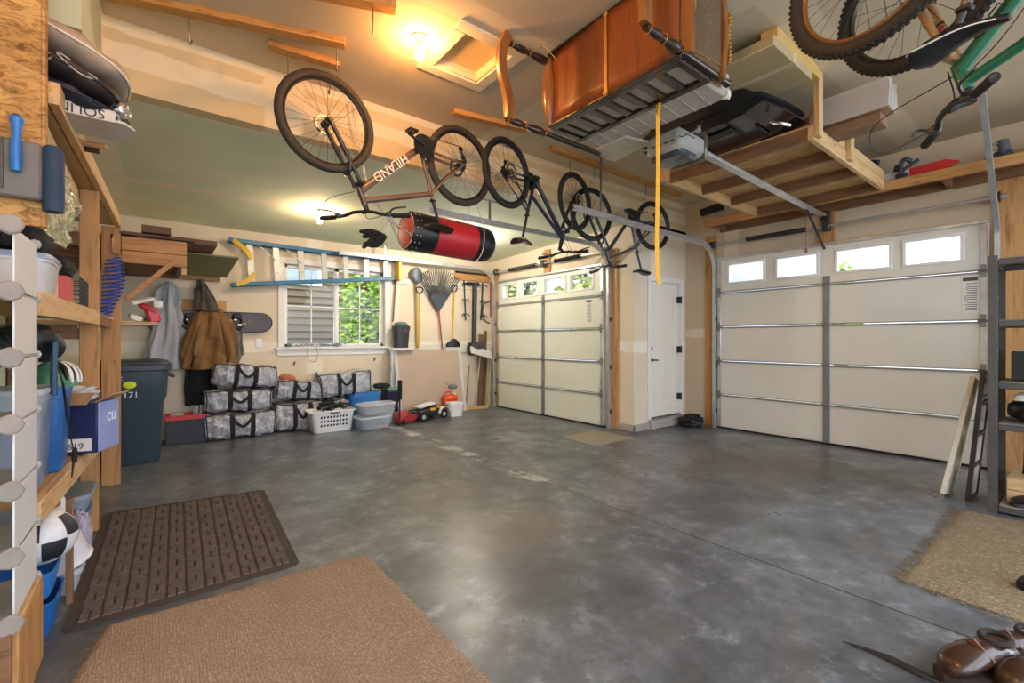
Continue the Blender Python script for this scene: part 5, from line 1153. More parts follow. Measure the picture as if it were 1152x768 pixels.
cloth('sleeve', [S(182, 352, .05, .05), S(180, 375, .065, .06), S(176, 400, .07, .06), S(172, 414, .06, .05)], m_grey, gh, 3, .012, 3)
bc_ = thing('work_coat', 'brown canvas work coat with dark hood hanging on the wall rail', 'coat', (.5, 7.35, .95))
m_br = M('brown_canvas', '#7d5a31', .85, var=.18, scale=6, bump=.25)
cloth('hood', [S(226, 313, .02, .02), S(228, 325, .07, .05), S(231, 340, .12, .09), S(234, 350, .14, .11)], M('dark_lining', '#4b453d', .9, var=.1), bc_, 4, .015, 4)
cloth('body', [S(236, 345, .09, .06), S(237, 358, .21, .13), S(236, 380, .27, .15), S(234, 400, .27, .15), S(233, 414, .28, .15)], m_br, bc_, 7, .034, 5)
cloth('sleeve', [S(222, 355, .06, .15), S(216, 380, .085, .15), S(211, 400, .085, .15), S(209, 412, .07, .14)], m_br, bc_, 3, .014, 6); cloth('sleeve', [S(248, 358, .06, .14), S(255, 380, .085, .15), S(257, 398, .08, .15), S(256, 410, .07, .14)], m_br, bc_, 3, .014, 7)
cj = thing('camouflage_jacket', 'grey patterned jacket hanging behind the brown coat on its right', 'jacket', (.85, 7.38, 1.0))
cloth('body', [S(256, 352, .08, .04), S(261, 372, .10, .05), S(262, 400, .11, .06), S(259, 411, .08, .05)], M('camo', '#6d675f', .9, var=.5, scale=16), cj, 5, .02, 8)
kp = thing('black_trousers', 'black trousers hanging under the brown coat beside duffel bags', 'trousers', (.4, 7.38, .5))
cloth('cloth', [S(229, 395, .17, .05), S(228, 425, .18, .05), S(226, 455, .16, .05)], M('black_cloth', '#17181b', .9), kp, 5, .012, 9)
# plates, hooks, window sill clutter
pl = thing('light_switch', 'white switch plate on the wall left of the back window', 'switch plate', W(291, 386, 7.44))
c = W(291, 386, 7.446); MB().box(c, (.08, .008, .125), .003).build('plate', white, pl); MB().box(c-V((0, .007, 0)), (.03, .008, .06), .002).build('rocker', white, pl)
pl = thing('light_switch', 'white double switch plate on wall pier beside side door', 'switch plate', (5.29, 4.18, 1.2))
MB().box((5.296, 4.16, 1.22), (.008, .12, .125), .003).build('plate', white, pl)
for dy in (-.025, .025): MB().box((5.289, 4.16+dy, 1.22), (.01, .025, .05), .002).build('rocker', white, pl)
for px_, py, lab in ((331, 409, 'small coat hook on wall under left side of back window'), (421, 404, 'small coat hook on wall under right side of back window')):
    c = W(px_, py, 7.44); r = thing('wall_hook', lab, 'hook', c); MB().box(c, (.02, .015, .06), .003).build('plate', M('hook_brown', '#7a5a48', .4, .5), r); MB().tube(cr([c+V((0, -.005, .01)), c+V((0, -.05, 0)), c+V((0, -.06, .035))], 4), .006, 6).build('prong', M('hook_brown', '#7a5a48', .4, .5), r)
rr = random.Random(11); q = MB(); P = []
for i in range(60): P.append((1.62+.75*(i/60)+rr.uniform(-.08, .08), 7.42+rr.uniform(-.03, .06), 1.205+abs(rr.gauss(0, .022))))
q.tube(cr(P, 3), .006, 5)
q.tube(cr([(1.83, 7.36, 1.21), (1.82, 7.365, 1.1), (1.84, 7.37, 1.0), (1.90, 7.37, .96), (1.96, 7.37, 1.0), (1.97, 7.365, 1.1), (1.95, 7.36, 1.21)], 5), .005, 5)
tag(q.build('rope', M('blue_white_rope', '#8d9fa8', .8, var=.4, scale=40)), 'tangled blue grey rope on back window sill with a hanging loop', 'rope')
tag(MB().bb(1.55, 1.62, 7.43, 7.47, 1.193, 1.24, .005).build('green_packet', M('packet_green', '#577a5e', .6)), 'small green packet at left end of back window sill', 'packet')
# garden tools
def tool_handle(p, q, r=.015, hx='#d2a437'): return MB().tube([p, q], r, 10), M('handle_'+hx[1:], hx, .45, var=.1)
rk_ = thing('leaf_rake', 'wide black leaf rake with red handle hung head up on wall', 'rake', (4.0, 7.38, 1.2))
tip = W(493, 350, 7.38); top = W(493, 305, 7.38); n = 23; q = MB()
for i in range(n):
    u = (i-(n-1)/2)/((n-1)/2); a = u*.62; L_ = (top.z-tip.z)*(1.04-.05*u*u); e = tip+V((math.sin(a)*L_*.98, -.03, math.cos(a)*L_))
    q.tube([tip+V((u*.02, 0, 0)), tip+(e-tip)*.5, e, e+V((math.sin(a)*.03, -.05, .01))], [.009, .009, .008, .005], 5)
q.build('tines', M('rake_tine', '#44474a', .4, .4), rk_)
MB().prism([(-.02, 0), (-.17, .27), (-.12, .295), (0, .31), (.12, .295), (.17, .27), (.02, 0)], tip+V((0, -.014, 0)), (1, 0, 0), (0, 0, 1), .012).build('fan_plate', M('rake_plate', '#3b4147', .4), rk_)
hd = W(500, 391, 7.36); hd.z = .80; MB().tube([tip+V((0, -.01, .04)), hd], .014, 10).build('handle', M('handle_red', '#9c2f35', .45), rk_)
rs = thing('round_shovel', 'round point shovel with wooden handle hung blade up on wall', 'shovel', (3.6, 7.38, 1.2))
t0, t1 = W(468, 318, 7.40), W(469, 391, 7.40); MB().tube([t0, t1], .017, 10).build('handle', M('handle_tan', '#b59550', .5), rs)
rg = []
for i in range(9):
    t = i/8; z = t0.z-.03+.30*t; w = (.02+.10*min(1, t*3)) * (1 if t < .55 else math.sqrt(max(.01, 1-((t-.55)/.46)**2))); rg.append([(t0.x+w*math.cos(a), t0.y-.02+.012*math.sin(a)-.03*(1-(math.cos(a))**2)*(t > .05), z) for a in [2*PI*j/14 for j in range(14)]])
MB().rings(rg).build('blade', M('shovel_blade', '#5d6468', .5, .5), rs)
ds = thing('garden_shovel', 'yellow handled shovel with black D grip hung beside round shovel', 'shovel', (3.62, 7.36, 1.2))
def dgrip(nm, c, parent, w=.055):
    MB().tube(cr([c+V((0, 0, -.07)), c+V((-w, 0, -.01)), c+V((-w, 0, .05)), c+V((w, 0, .05)), c+V((w, 0, -.01)), c+V((0, 0, -.07))], 4), .012, 8).build(nm, black, parent)
t0, t1 = W(472, 330, 7.36), W(471, 391, 7.36); MB().tube([t0, t1], .016, 10).build('handle', M('handle_yellow', '#d8ab2a', .4), ds); dgrip('grip', t0+V((0, 0, .05)), ds)
sc2 = thing('snow_scoop', 'yellow handled scoop with black blade hung upside right of the rake', 'shovel', (4.35, 7.38, 1.2))
t0, t1 = W(511, 328, 7.38), W(509, 386, 7.38); MB().tube([t0, t1], .015, 10).build('handle', M('handle_yellow', '#d8ab2a', .4), sc2); dgrip('grip', t0+V((0, 0, .06)), sc2)
MB().grid(lambda u, v: (t1.x-.15+.30*u, t1.y-.02-.05*(1-(2*u-1)**2), t1.z-.07+.16*v*(1-.65*abs(2*u-1)**1.6)), 12, 6).build('blade', black, sc2, solid=.006)
bm_ = tag(MB().tube([W(445, 320, 7.41), W(442, 362, 7.41)], .013, 8).tube([W(445, 314, 7.41)+V((-.03, 0, .01)), W(445, 320, 7.41)], .02, 8).build('broom_stick', M('handle_brown', '#6b4c37', .5)), 'brown broom stick hung at left end of white batten', 'broom')
bb2 = thing('waste_bin', 'black bin with teal lid standing by the white roll, right of window', 'bin', (3.3, 7.3, 1.14))
p = W(451, 391, 7.28); o = V((p.x, 7.28, p.z))
MB().rings([[o+V((w*math.copysign(abs(math.cos(a))**.5, math.cos(a)), w*.75*math.copysign(abs(math.sin(a))**.5, math.sin(a)), z)) for a in [2*PI*j/20 for j in range(20)]] for z, w in ((0, .115), (.30, .135), (.30, .145), (.36, .145), (.38, .12))]).build('body', M('bin_charcoal', '#2b2d33', .45), bb2)
MB().rings([[o+V((w*math.cos(a), w*.75*math.sin(a), z)) for a in [2*PI*j/20 for j in range(20)]] for z, w in ((.381, .12), (.42, .11), (.44, .05))]).build('lid', M('teal_lid', '#456a66', .45), bb2); MB().torus(o+V((.03, -.108, .27)), .03, .004, (0, 1, 0), 16, 6).build('handle', M('grey_handle', '#8c9096', .4), bb2)
tag(MB().bb(p.x-.2, p.x+.20, 7.16, 7.42, p.z-.035, p.z-.002, .004).build('bracket_shelf', M('white_ledge', '#dcdad4', .5)), 'small white ledge fixed to wall under the black bin', 'shelf')
wr_ = MB(); x0 = W(441, 400, 7.25).x
def wroll(u, v): return (x0-.02+.10*u+.02*math.sin(v*9)*u, 7.26+.05*math.sin(u*PI), .02+1.25*v+.0*u)
for k in range(3): wr_.tube(cr([(x0+.04*k, 7.27, .02), (x0+.035*k-.01, 7.26, .4), (x0+.03*k+.015, 7.26, .8), (x0+.03*k, 7.27, p.z-.04)], 6), .032, 10)
tag(wr_.build('plastic_roll', M('white_sheeting', '#d9dbdf', .35, var=.08, bump=.2)), 'bundle of white plastic strips standing left of the brown sheet', 'plastic strips')
def tl(label, nm, pts, hx, cat, r=.012, extra=None):
    t = thing(nm, label, cat, V(pts[0])); MB().tube(pts, r, 8).build('shaft', M('shaft_'+hx[1:], hx, .45), t)
    if extra: extra(t)
    return t
def rack_teeth(t_, x, zs):
    q = MB()
    for z in zs:
        for s in (-1, 1): q.tube(cr([(x, 7.38, z), (x+s*.05, 7.35, z+.01), (x+s*.09, 7.33, z-.03)], 4), .010, 6)
        q.ball((x, 7.37, z), (.05, .04, .06), 8, 6)
    q.build('clamps', M('clamp_black', '#26282b', .45), t_)
a = W(522, 315, 7.4); b = W(524, 360, 7.4); tl('black bar clamp hung left of string trimmer', 'bar_clamp', [a, b], '#2a2c2e', 'clamp', .015, lambda t_: rack_teeth(t_, a.x, [a.z-.08, (a.z+b.z)/2, b.z+.1]))
a2 = W(543, 318, 7.4); b2 = W(541, 360, 7.4); tl('black bar clamp hung right of string trimmer', 'bar_clamp', [a2, b2], '#2a2c2e', 'clamp', .015, lambda t_: rack_teeth(t_, (a2.x+b2.x)/2, [a2.z-.06, (a2.z+b2.z)/2, b2.z+.08]))
def trim_x(t_):
    q0 = W(532, 318, 7.36); q1 = W(531, 395, 7.33)
    MB().box(q0+V((0, 0, -.02)), (.30, .07, .06), .02).build('crossbar', black, t_); MB().box(q1+V((.03, 0, .12)), (.16, .12, .10), .03).tube(cr([q1+V((-.06, 0, .16)), q1+V((-.09, 0, .04)), q1+V((-.03, 0, -.06)), q1+V((.12, -.01, -.02)), q1+V((.16, 0, .12))], 5), .022, 10).build('guard', M('trimmer_black', '#202327', .4), t_)
tl('black string trimmer hung vertically on wall near the corner', 'string_trimmer', [W(534, 318, 7.36), W(533, 390, 7.34)], '#23262a', 'trimmer', .045, trim_x)
def bowx(t_):
    c = W(549, 352, 7.43); MB().tube(cr([c+V((.10, 0, .24)), c+V((-.09, 0, .18)), c+V((-.13, 0, 0)), c+V((-.06, 0, -.16)), c+V((.04, 0, -.20))], 6), .010, 8).build('bow', black, t_)
tl('red handled bow saw hung in the corner by left garage door', 'bow_saw', [W(552, 318, 7.432), W(552, 356, 7.432)], '#a13a33', 'saw', .016, bowx)
tr_ = thing('drip_tray', 'white tray with dark mesh hung in corner above leaning lumber', 'tray', (4.9, 7.2, 1.1))
MB().prism([(0, 0), (.42, -.12), (.42, .03), (0, .13)], W(530, 397, 7.2), (1, -.1, 0), (0, .25, 1), .03).build('tray', M('tray_white', '#c9c5ba', .5), tr_)
MB().ball(W(538, 389, 7.22), (.30, .10, .14), 14, 8, amp=.15, fq=5).build('mesh', M('dark_mesh', '#3c3e40', .6, var=.4, scale=40), tr_)
for i, (xa, ya, xb, yb, w, hx, lab) in enumerate([(540, 400, 534, 462, .030, '#b9a68a', 'pale stick leaning in corner, leftmost of the leaning lumber'), (541, 376, 540, 460, .09, '#7a5c40', 'brown plank standing in the corner behind the sticks'), (546, 372, 545, 460, .06, '#6b5038', 'dark brown plank standing in corner beside the door track'), (549, 400, 546, 460, .03, '#a08a68', 'tan stick leaning in corner, second from right'), (552, 396, 549, 459, .035, '#c0a982', 'pale batten standing in corner, rightmost of the leaning lumber'), (528, 410, 524, 452, .018, '#8a765a', 'thin stick leaning on wall right of the brown sheet')]):
    wide = w > .05; a = W(xa, ya, 7.40 if wide else 7.33); b = onY(xb, yb, 7.37 if wide else 7.18); b.z = .005
    tag(MB().beam(b, a, w, .022, .002, (0, 1, 0)).build('timber', WOOD('stick%d' % i, hx, hx, 'z', .6, False)), lab, 'timber')
for i, (xx, l, z, hx, lab) in enumerate([(4.60, .5, 2.562, '#222326', 'black tube lying on corner ledge over the tools'), (4.95, .3, 2.562, '#5f432b', 'short brown offcut on the corner ledge over the tools')]):
    tag(MB().beam((xx-l/2+.1, 7.42, z+.02), (xx+l/2+.1, 7.42, z+.02), .035, .036, .01).build('offcut', M('offcut%d' % i, hx, .6)), lab, 'offcut')
ps = thing('brown_sheet', 'large brown hardboard sheet with taped white corners leaning on the back wall', 'board', (3.85, 7.2, 0))
u0 = onY(444, 393, 7.22).x; u1 = onY(518, 393, 7.22).x
pa, pt = V(((u0+u1)/2, 7.02, .004)), V(((u0+u1)/2, 7.25, 1.13)); MB().beam(pa, pt, u1-u0, .012, .001, (0, 1, 0)).build('sheet', M('hardboard', '#b39c88', .55, var=.04, scale=3), ps)
nn = (pt-pa).normalized()
et = CLEAR('edge_tape', '#d8d4ca', .8, .3)
for x_ in (u0+.02, u1-.02): MB().beam(V((x_, 7.02-.004, .02)), V((x_, 7.25-.004, 1.128)), .06, .014, .001, (0, 1, 0)).build('edge_tape', et, ps)
MB().beam(V((u0+.10, 7.246, 1.13)), V((u0+.24, 7.246, 1.13)), .02, .05, .002).build('corner_tape', et, ps); MB().beam(V((u1-.30, 7.246, 1.13)), V((u1-.05, 7.246, 1.13)), .02, .07, .002).build('corner_tape', et, ps)

# ================================================================ FLOOR ALONG THE BACK WALL
wbn = thing('wheeled_bin', 'large dark blue grey wheeled garbage bin behind the end post', 'garbage bin', (-.2, 6.35, 0))
mbin = M('bin_slate', '#33414d', .45, var=.06, scale=3)
def brg(z, w, l, oy=0): return [(-.20+math.copysign(abs(math.cos(a))**.28, math.cos(a))*w, 6.38+oy+math.copysign(abs(math.sin(a))**.28, math.sin(a))*l, z) for a in [2*PI*j/36 for j in range(36)]]
MB().rings([brg(.003, .235, .27, .02), brg(.03, .245, .28, .02), brg(.64, .275, .315), brg(.70, .30, .335), brg(.98, .315, .35), brg(.98, .30, .335)]).build('body', mbin, wbn)
MB().rings([brg(.975, .325, .36), brg(.985, .345, .38), brg(1.035, .345, .38), brg(1.04, .33, .365)]).build('rim', mbin, wbn)
MB().rings([brg(1.042, .325, .36), brg(1.065, .315, .35), brg(1.085, .25, .28), brg(1.085, .12, .14)]).build('lid', mbin, wbn)
for s in (-1, 1): MB().lathe((-.20+s*.22, 6.70, .11), [(.02, -.03), (.10, -.03), (.11, -.02), (.11, .02), (.10, .03), (.02, .03)], (1, 0, 0), 20).build('wheel', rubber, wbn)
MB().tube(cr([(.10, 6.24, .93), (.155, 6.24, .90), (.155, 6.5, .90), (.10, 6.5, .93)], 4), .016, 8).build('handle', mbin, wbn)
MB().lathe((-.205, 6.040, .84), [(.001, 0), (.042, 0), (.045, .004), (.035, .012), (.001, .014)], (0, -1, .0), 20, 1.2, .85).build('sticker', M('neon_yellow', '#d6ec2c', .6), wbn)
text('171', .085, M('print_white', '#e8ebf2', .5), wbn, (-.195, 6.034, .735), (1, 0, 0), (0, 0, 1), 'number')
text('C', .055, M('print_white', '#e8ebf2', .5), wbn, (-.275, 6.028, .905), (1, 0, 0), (0, 0, 1), 'lettering')

def duf(label, c, d, rz=0, tilt=0, seed=1, tint='#8f9096', lighter=.1, straps=True):
    r = thing('duffel_bag', label, 'duffel bag', (c[0], c[1], c[2]), (0, 0, 0), 'clear storage duffel bags'); a, b, h = d[0]/2, d[1]/2, d[2]; o = V(c); R_ = Euler((0, tilt, rz)).to_matrix(); rr = random.Random(seed)
    if tint not in CACHE:
        t = NT('clear_bag_'+tint[1:]); v = t.coord(); f1 = t.noise(v, 8, 4, .6, 2.0); f2 = t.noise(v, 4, 3, .5, .8)
        c1 = t.ramp(f1, [(.30, lin('#565960')), (.38, lin('#8a8e96')), (.46, lin(tint)), (.53, lin('#c9c4c0')), (.58, lin('#7d8896')), (.63, lin('#f2f4f6')), (.75, lin('#9a7f78'))])
        c2 = t.ramp(f2, [(.35, lin('#5a4f4c')), (.5, lin(tint)), (.65, lin('#9fb0c0'))]); t.lk(t.mix(.3, c1, c2), t.b.inputs['Base Color']); t.b.inputs['Roughness'].default_value = .18; t.b.inputs['Coat Weight'].default_value = .6; t.b.inputs['Coat Roughness'].default_value = .08
        t.bump(t.noise(v, 11, 5, .6, 2), .9, .02); CACHE[tint] = t.m
    ph = [rr.uniform(0, 6.28) for _ in range(6)]
    def P(th, u):                                                    # u along length -1..1
        k = 1-.12*abs(u)**6; cc, ss = math.cos(th), math.sin(th); e = .42
        y = math.copysign(abs(cc)**e, cc)*b*k*(1+.05*math.sin(3*u+ph[0])); z = math.copysign(abs(ss)**e, ss)*h/2*k*(1+.06*math.sin(4*u+ph[1]+cc)+.03*math.sin(9*u+ph[2]))
        w = .012*math.sin(14*u+5*ss+ph[3])*math.sin(4*th+ph[4]+6*u)
        return o+R_ @ V((u*a*(1+.03*math.sin(2*th+ph[5])), y+w*cc, z+w*ss+h/2))
    rg = [[P(2*PI*j/40, -1+2*i/26) for j in range(40)] for i in range(27)]
    MB().rings(rg).build('bag_body', CACHE[tint], r, ang=80)
    pm = M('webbing_black', '#1a1a1a', .8)
    q = MB()
    for u in (-.96, .96): q.tube([P(2*PI*j/40, u)*1.0 for j in range(40)], .008, 6, closed=True)
    q.build('piping', pm, r)
    MB().tube([P(PI/2+PI*.22, -.97+1.94*i/20)+V((0, 0, .004)) for i in range(21)], .007, 6).build('zip', pm, r)
    if straps:
        for u in (-.28, .30): MB().strap([P(PI/2+PI*(.25+.85*i/14), u)+R_ @ V((0, -.007, .004)) for i in range(15)], .055, .008, R_ @ V((0, -1, .2))).build('strap', pm, r)
        p0, p1 = P(PI*.82, -.28), P(PI*.82, .30); MB().strap(cr([p0, p0+V((.03, -.03, -.06)), (p0+p1)/2+V((0, -.035, -h*.42)), p1+V((-.03, -.03, -.06)), p1], 6), .036, .007, (0, 1, 0)).build('handle', pm, r)
    return r
duf('clear duffel bag on the floor, bottom of the left stack of three', (.90, 7.13, .004), (.80, .46, .335), .02, 0, 1, '#94918f')
duf('clear duffel bag in the middle of the left stack of three', (.88, 7.17, .352), (.78, .44, .28), .0, .02, 2, '#8d8f98')
duf('clear duffel bag tilted on top of the left stack of three', (.95, 7.20, .665), (.76, .42, .30), -.03, .10, 3, '#9a9ba0')
duf('clear duffel bag on floor behind the left end of white basket', (1.66, 7.18, .004), (.70, .44, .405), .0, 0, 4, '#a09890')
duf('clear duffel bag slumped beneath the orange football', (1.64, 7.20, .44), (.66, .42, .27), .0, .10, 5, '#86919c')
duf('clear duffel bag on floor behind the right end of white basket', (2.19, 7.22, .004), (.33, .40, .405), .0, 0, 7, '#94918f', straps=False)
duf('silvery clear duffel bag with black straps right of the football', (2.30, 7.18, .455), (.78, .40, .35), .0, -.06, 6, '#9fa8b2')
fb = thing('football', 'orange brown football lying on top of the duffel bags', 'football', W(325, 427, 7.16))
c = W(324, 427, 7.14); ax_f = V((.9, 0, -.35)); MB().lathe(c-ax_f.normalized()*.135, [(.001, 0), (.035, .02), (.068, .06), (.085, .11), (.088, .135), (.085, .16), (.068, .21), (.035, .25), (.001, .27)], ax_f, 24).build('leather', M('ball_leather', '#a9603f', .55, bump=.3), fb)
MB().tube([c+V((-.04, -.03, .085)), c+V((.03, -.03, .07))], .005, 6).build('lacing', white, fb)
cr8 = thing('folding_crate', 'black folding crate with red rim on floor beside the wheeled bin', 'crate', (.31, 7.13, 0))
cx0, cx1, cy0, cy1, chh = .10, .53, 6.99, 7.30, .30
for x0, x1, y0, y1, nx, ax_ in ((cx0, cx1, cy0, cy0+.014, 2, 'x'), (cx0, cx1, cy1-.014, cy1, 2, 'x'), (cx0, cx0+.014, cy0+.014, cy1-.014, 2, 'y'), (cx1-.014, cx1, cy0+.014, cy1-.014, 2, 'y')):
    q = MB().bb(x0, x1, y0, y1, .004, chh)
    if ax_ == 'x':
        yy = y0-.008 if y0 == cy0 else y1
        for z0, z1 in ((.004, .03), (.14, .165), (.27, chh)): q.bb(x0, x1, yy, yy+.008, z0, z1, .002)
        for xx in (x0, (x0+x1)/2-.012, x1-.024): q.bb(xx, xx+.024, yy-.001, yy+.007, .004, chh, .002)
    q.build('side', M('crate_black', '#1e2024', .5), cr8)
MB().bb(cx0+.014, cx1-.014, cy0+.014, cy1-.014, .004, .016).build('base', black, cr8)
q = MB().bb(cx0-.012, cx1+.012, cy0-.014, cy0+.01, chh, chh+.055, .004).bb(cx0-.012, cx1+.012, cy1-.01, cy1+.014, chh, chh+.055, .004).bb(cx0-.012, cx0+.012, cy0+.01, cy1-.01, chh, chh+.055, .004).bb(cx1-.012, cx1+.012, cy0+.01, cy1-.01, chh, chh+.055, .004); q.build('rim', M('crate_red', '#c2242c', .45), cr8)
for i, (x, y) in enumerate(((.42, 7.08), (.47, 7.17), (.40, 7.20))):
    r = thing('glass_bottle', ('clear glass bottle in red rimmed crate, front', 'clear glass bottle in red rimmed crate, right', 'clear glass bottle in red rimmed crate, back')[i], 'bottle', (x, y, .016), (0, 0, 0), 'bottles in the crate')
    MB().lathe((x, y, .017), [(.001, 0), (.036, .002), (.036, .27), (.014, .35), (.014, .41), (.001, .41)], n=16).build('glass', CLEAR('bottle_glass', '#dfe6e6', .3, .05), r); MB().lathe((x, y, .425), [(.016, 0), (.016, .02), (.001, .02)], n=12).build('cap', steel, r)
tag(MB().box((.22, 7.14, .20), (.16, .20, .36), .02).build('clear_jug', CLEAR('jug', '#e2dccf', .4, .1)), 'clear square jug in left part of red rimmed crate', 'jug')
# laundry basket
lbk = thing('laundry_basket', 'white plastic laundry basket with slotted side on floor before duffel bags', 'laundry basket', (1.98, 6.78, 0), (0, 0, .02))
lo_ = V((1.98, 6.75, 0)); bwx, bwy, bh = .30, .19, .30
def lring(k, z, n=44): return [lo_+V((math.copysign(abs(math.cos(2*PI*j/n))**.3, math.cos(2*PI*j/n))*bwx*k, math.copysign(abs(math.sin(2*PI*j/n))**.3, math.sin(2*PI*j/n))*bwy*k*1.0, z)) for j in range(n)]
MB().rings([lring(.84, .004), lring(.87, .03), lring(.98, bh-.02), lring(1.09, bh-.015), lring(1.10, bh), lring(1.0, bh+.006), lring(.95, bh-.02), lring(.82, .03), lring(.3, .03)]).build('body', M('basket_white', '#e8e7e4', .4, var=.02), lbk, ang=50)
md_ = M('slot_dark', '#26282b', .8)
for row in range(3):
    for k in range(9):
        z = .105+row*.058; x = lo_.x-.17+k*.0425; kk = .87+.11*(z-.03)/(bh-.05); y = lo_.y-bwy*kk-.0005
        MB().ball((x, y, z), (.026, .006, .036), 10, 8, Euler((0, .5, 0)).to_matrix()).build('slot', md_, lbk)
MB().box((lo_.x, lo_.y-bwy*1.10, bh-.022), (.13, .012, .018), .005).build('grip_slot', md_, lbk)
for i, (dx, dy, hx, s, lab) in enumerate(((-.04, .02, '#1d1f22', 5, 'black cable heap lying in the white laundry basket'), (.14, .03, '#2a2c30', 8, 'black bicycle helmet like lump of straps in laundry basket'))):
    rr = random.Random(s); P = [lo_+V((dx+.12*rr.uniform(-1, 1), dy+.10*rr.uniform(-1, 1), .30+.10*rr.random())) for _ in range(26)]
    if i: lab = 'tangle of thin black straps in the right of laundry basket'
    tag(MB().tube(cr(P, 5), .012 if i == 0 else .009, 6).build('cable', M('cable_'+hx[1:], hx, .5)), lab, 'cables')
sp = thing('stick', 'thin black stick standing up out of the laundry basket', 'stick', (1.9, 6.85, .1)); MB().tube([(1.92, 6.86, .06), (1.90, 6.90, .60), (1.83, 6.92, .80)], .010, 8).build('shaft', black, sp); MB().box((1.83, 6.92, .81), (.03, .03, .05), .006).build('tip', black, sp)
tote('small clear bin in front of larger bins, lower of the two', (2.50, 6.50), (.48, .34, .17), .003, '#dde3e8', '#e6ecef', True, content=[('#5a6d86', -.08, 0, .22, .24, .09), ('#c08a4a', .10, -.06, .18, .14, .05), ('#3c4046', .1, .05, .14, .12, .07)], rz=.05)
tote('clear bin with red brown contents stacked on the lower clear bin', (2.51, 6.56), (.40, .30, .14), .20, '#dde3e8', '#eef2f4', True, content=[('#8a5f4c', -.05, -.02, .20, .20, .06), ('#6f7f96', .10, .02, .10, .16, .07)], rz=.05)
tote('large clear white bin behind the two small clear bins', (2.75, 6.86), (.44, .32, .30), .003, '#e4e9ee', '#eef2f4', True, content=[('#c9d0d8', 0, 0, .34, .24, .2)])
tote('bright blue bin behind the laundry basket and clear bins', (2.62, 7.24), (.50, .34, .44), .003, '#2a78c0', '#2b7fcb')
tote('dark purple tub with green lid by left of the brown sheet', (3.08, 7.20), (.24, .30, .48), .003, '#3a3550', '#5f8f6c')
blob_cloth('black rag heap on the dark tub and blue bin lids', (2.92, 7.2, .545), (.26, .2, .08), '#22262a', 12, 'cloth', 'rag')
# floor jack with foam handle, toy car
fj = thing('floor_jack', 'red floor jack with upright black foam handle on floor', 'floor jack', (3.0, 6.55, 0))
mjr = M('jack_red', '#a8302c', .4)
for s in (-1, 1): MB().prism([(-.12, .02), (.16, .02), (.30, .05), (.30, .09), (.10, .14), (-.10, .16)], (3.02, 6.58+s*.08, .02), (.95, .3, 0), (0, 0, 1), .012).build('side_plate', mjr, fj)
MB().box((2.98, 6.56, .13), (.20, .15, .14), .03).ball((2.95, 6.54, .10), (.18, .2, .17), 14, 10, e=.7).build('body', mjr, fj)
for dx in (-.06, .27):
    for s in (-1, 1): MB().lathe((3.02+dx*.95, 6.58+dx*.3+s*.10, .045), [(.01, -.02), (.042, -.02), (.042, .02), (.01, .02)], (-.3, .95, 0), 16).build('wheel', black, fj)
MB().lathe((3.25, 6.65, .15), [(.001, 0), (.05, 0), (.05, .02), (.001, .02)], n=16).beam((3.05, 6.59, .14), (3.25, 6.65, .16), .05, .04, .006).build('lift_arm', dsteel, fj)
MB().tube([(2.89, 6.42, .006), (2.895, 6.43, .42)], .013, 8).build('handle_tube', black, fj); MB().tube([(2.895, 6.43, .40), (2.90, 6.435, .69)], .034, 14).build('foam_sleeve', M('foam', '#16171a', .9, bump=.2), fj)
tc_ = thing('toy_car', 'black white and yellow toy car on floor behind floor jack', 'toy car', (3.5, 6.8, 0))
R_ = Euler((0, 0, .25)).to_matrix(); o = V((3.50, 6.74, 0))
def T(x, y, z): return o+R_ @ V((x, y, z))
MB().rings([[T(x, w*math.copysign(abs(math.cos(a))**.5, math.cos(a)), z0+(z1-z0)*(.5+.5*math.copysign(abs(math.sin(a))**.6, math.sin(a)))) for a in [2*PI*j/20 for j in range(20)]] for x, w, z0, z1 in ((-.30, .06, .06, .12), (-.26, .13, .05, .18), (-.08, .15, .05, .20), (.10, .15, .05, .24), (.22, .14, .06, .19), (.30, .08, .08, .13))]).build('body', M('toy_dark', '#23252a', .35, var=.4, scale=7), tc_)
MB().grid(lambda u, v: T(-.22+.34*u, -.11+.22*v, .21+.045*u+.01*math.sin(v*PI)), 8, 6).build('roof', M('toy_white', '#e6e3dc', .4), tc_, solid=.012)
MB().box(T(.02, -.13, .17), (.12, .05, .05), .015, R_).box(T(.14, -.13, .19), (.08, .04, .04), .012, R_).build('yellow_trim', M('toy_yellow', '#dca62e', .4), tc_)
for x in (-.20, .24):
    for s in (-1, 1):
        w_ = MB().torus(T(x, s*.155, .075), .052, .023, R_ @ V((0, 1, 0)), 24, 10).build('tyre', rubber, tc_); MB().lathe(T(x, s*.155-.02, .075), [(.001, 0), (.034, .002), (.034, .038), (.001, .04)], R_ @ V((0, 1, 0)), 16).build('rim', M('toy_rim', '#b9b9b4', .4), w_)
MB().grid(lambda u, v: T(.24+.11*math.cos(PI*u), -.20+.09*v, .09+.10*math.sin(PI*u)), 12, 2).build('fender', M('toy_cream', '#d8d2b8', .4), tc_, solid=.008)
gc = thing('fuel_can', 'orange red fuel can behind white bucket against the brown sheet', 'fuel can', (4.05, 7.0, 0))
MB().box((4.07, 6.965, .17), (.27, .17, .32), .035).build('body', M('can_orange', '#dc4a22', .4), gc); q = MB().box((4.07, 6.875, .19), (.22, .012, .16), .005); q.build('raised_panel', M('can_orange2', '#c93f1e', .4), gc)
MB().tube(cr([(3.97, 6.96, .33), (3.99, 6.96, .38), (4.08, 6.96, .39), (4.10, 6.96, .33)], 5), .014, 8).build('handle', M('can_orange', '#dc4a22', .4), gc); MB().lathe((4.16, 6.96, .33), [(.03, 0), (.03, .04), (.012, .05), (.010, .10)], n=14).build('cap', M('cap_cream', '#d9c58a', .5), gc)
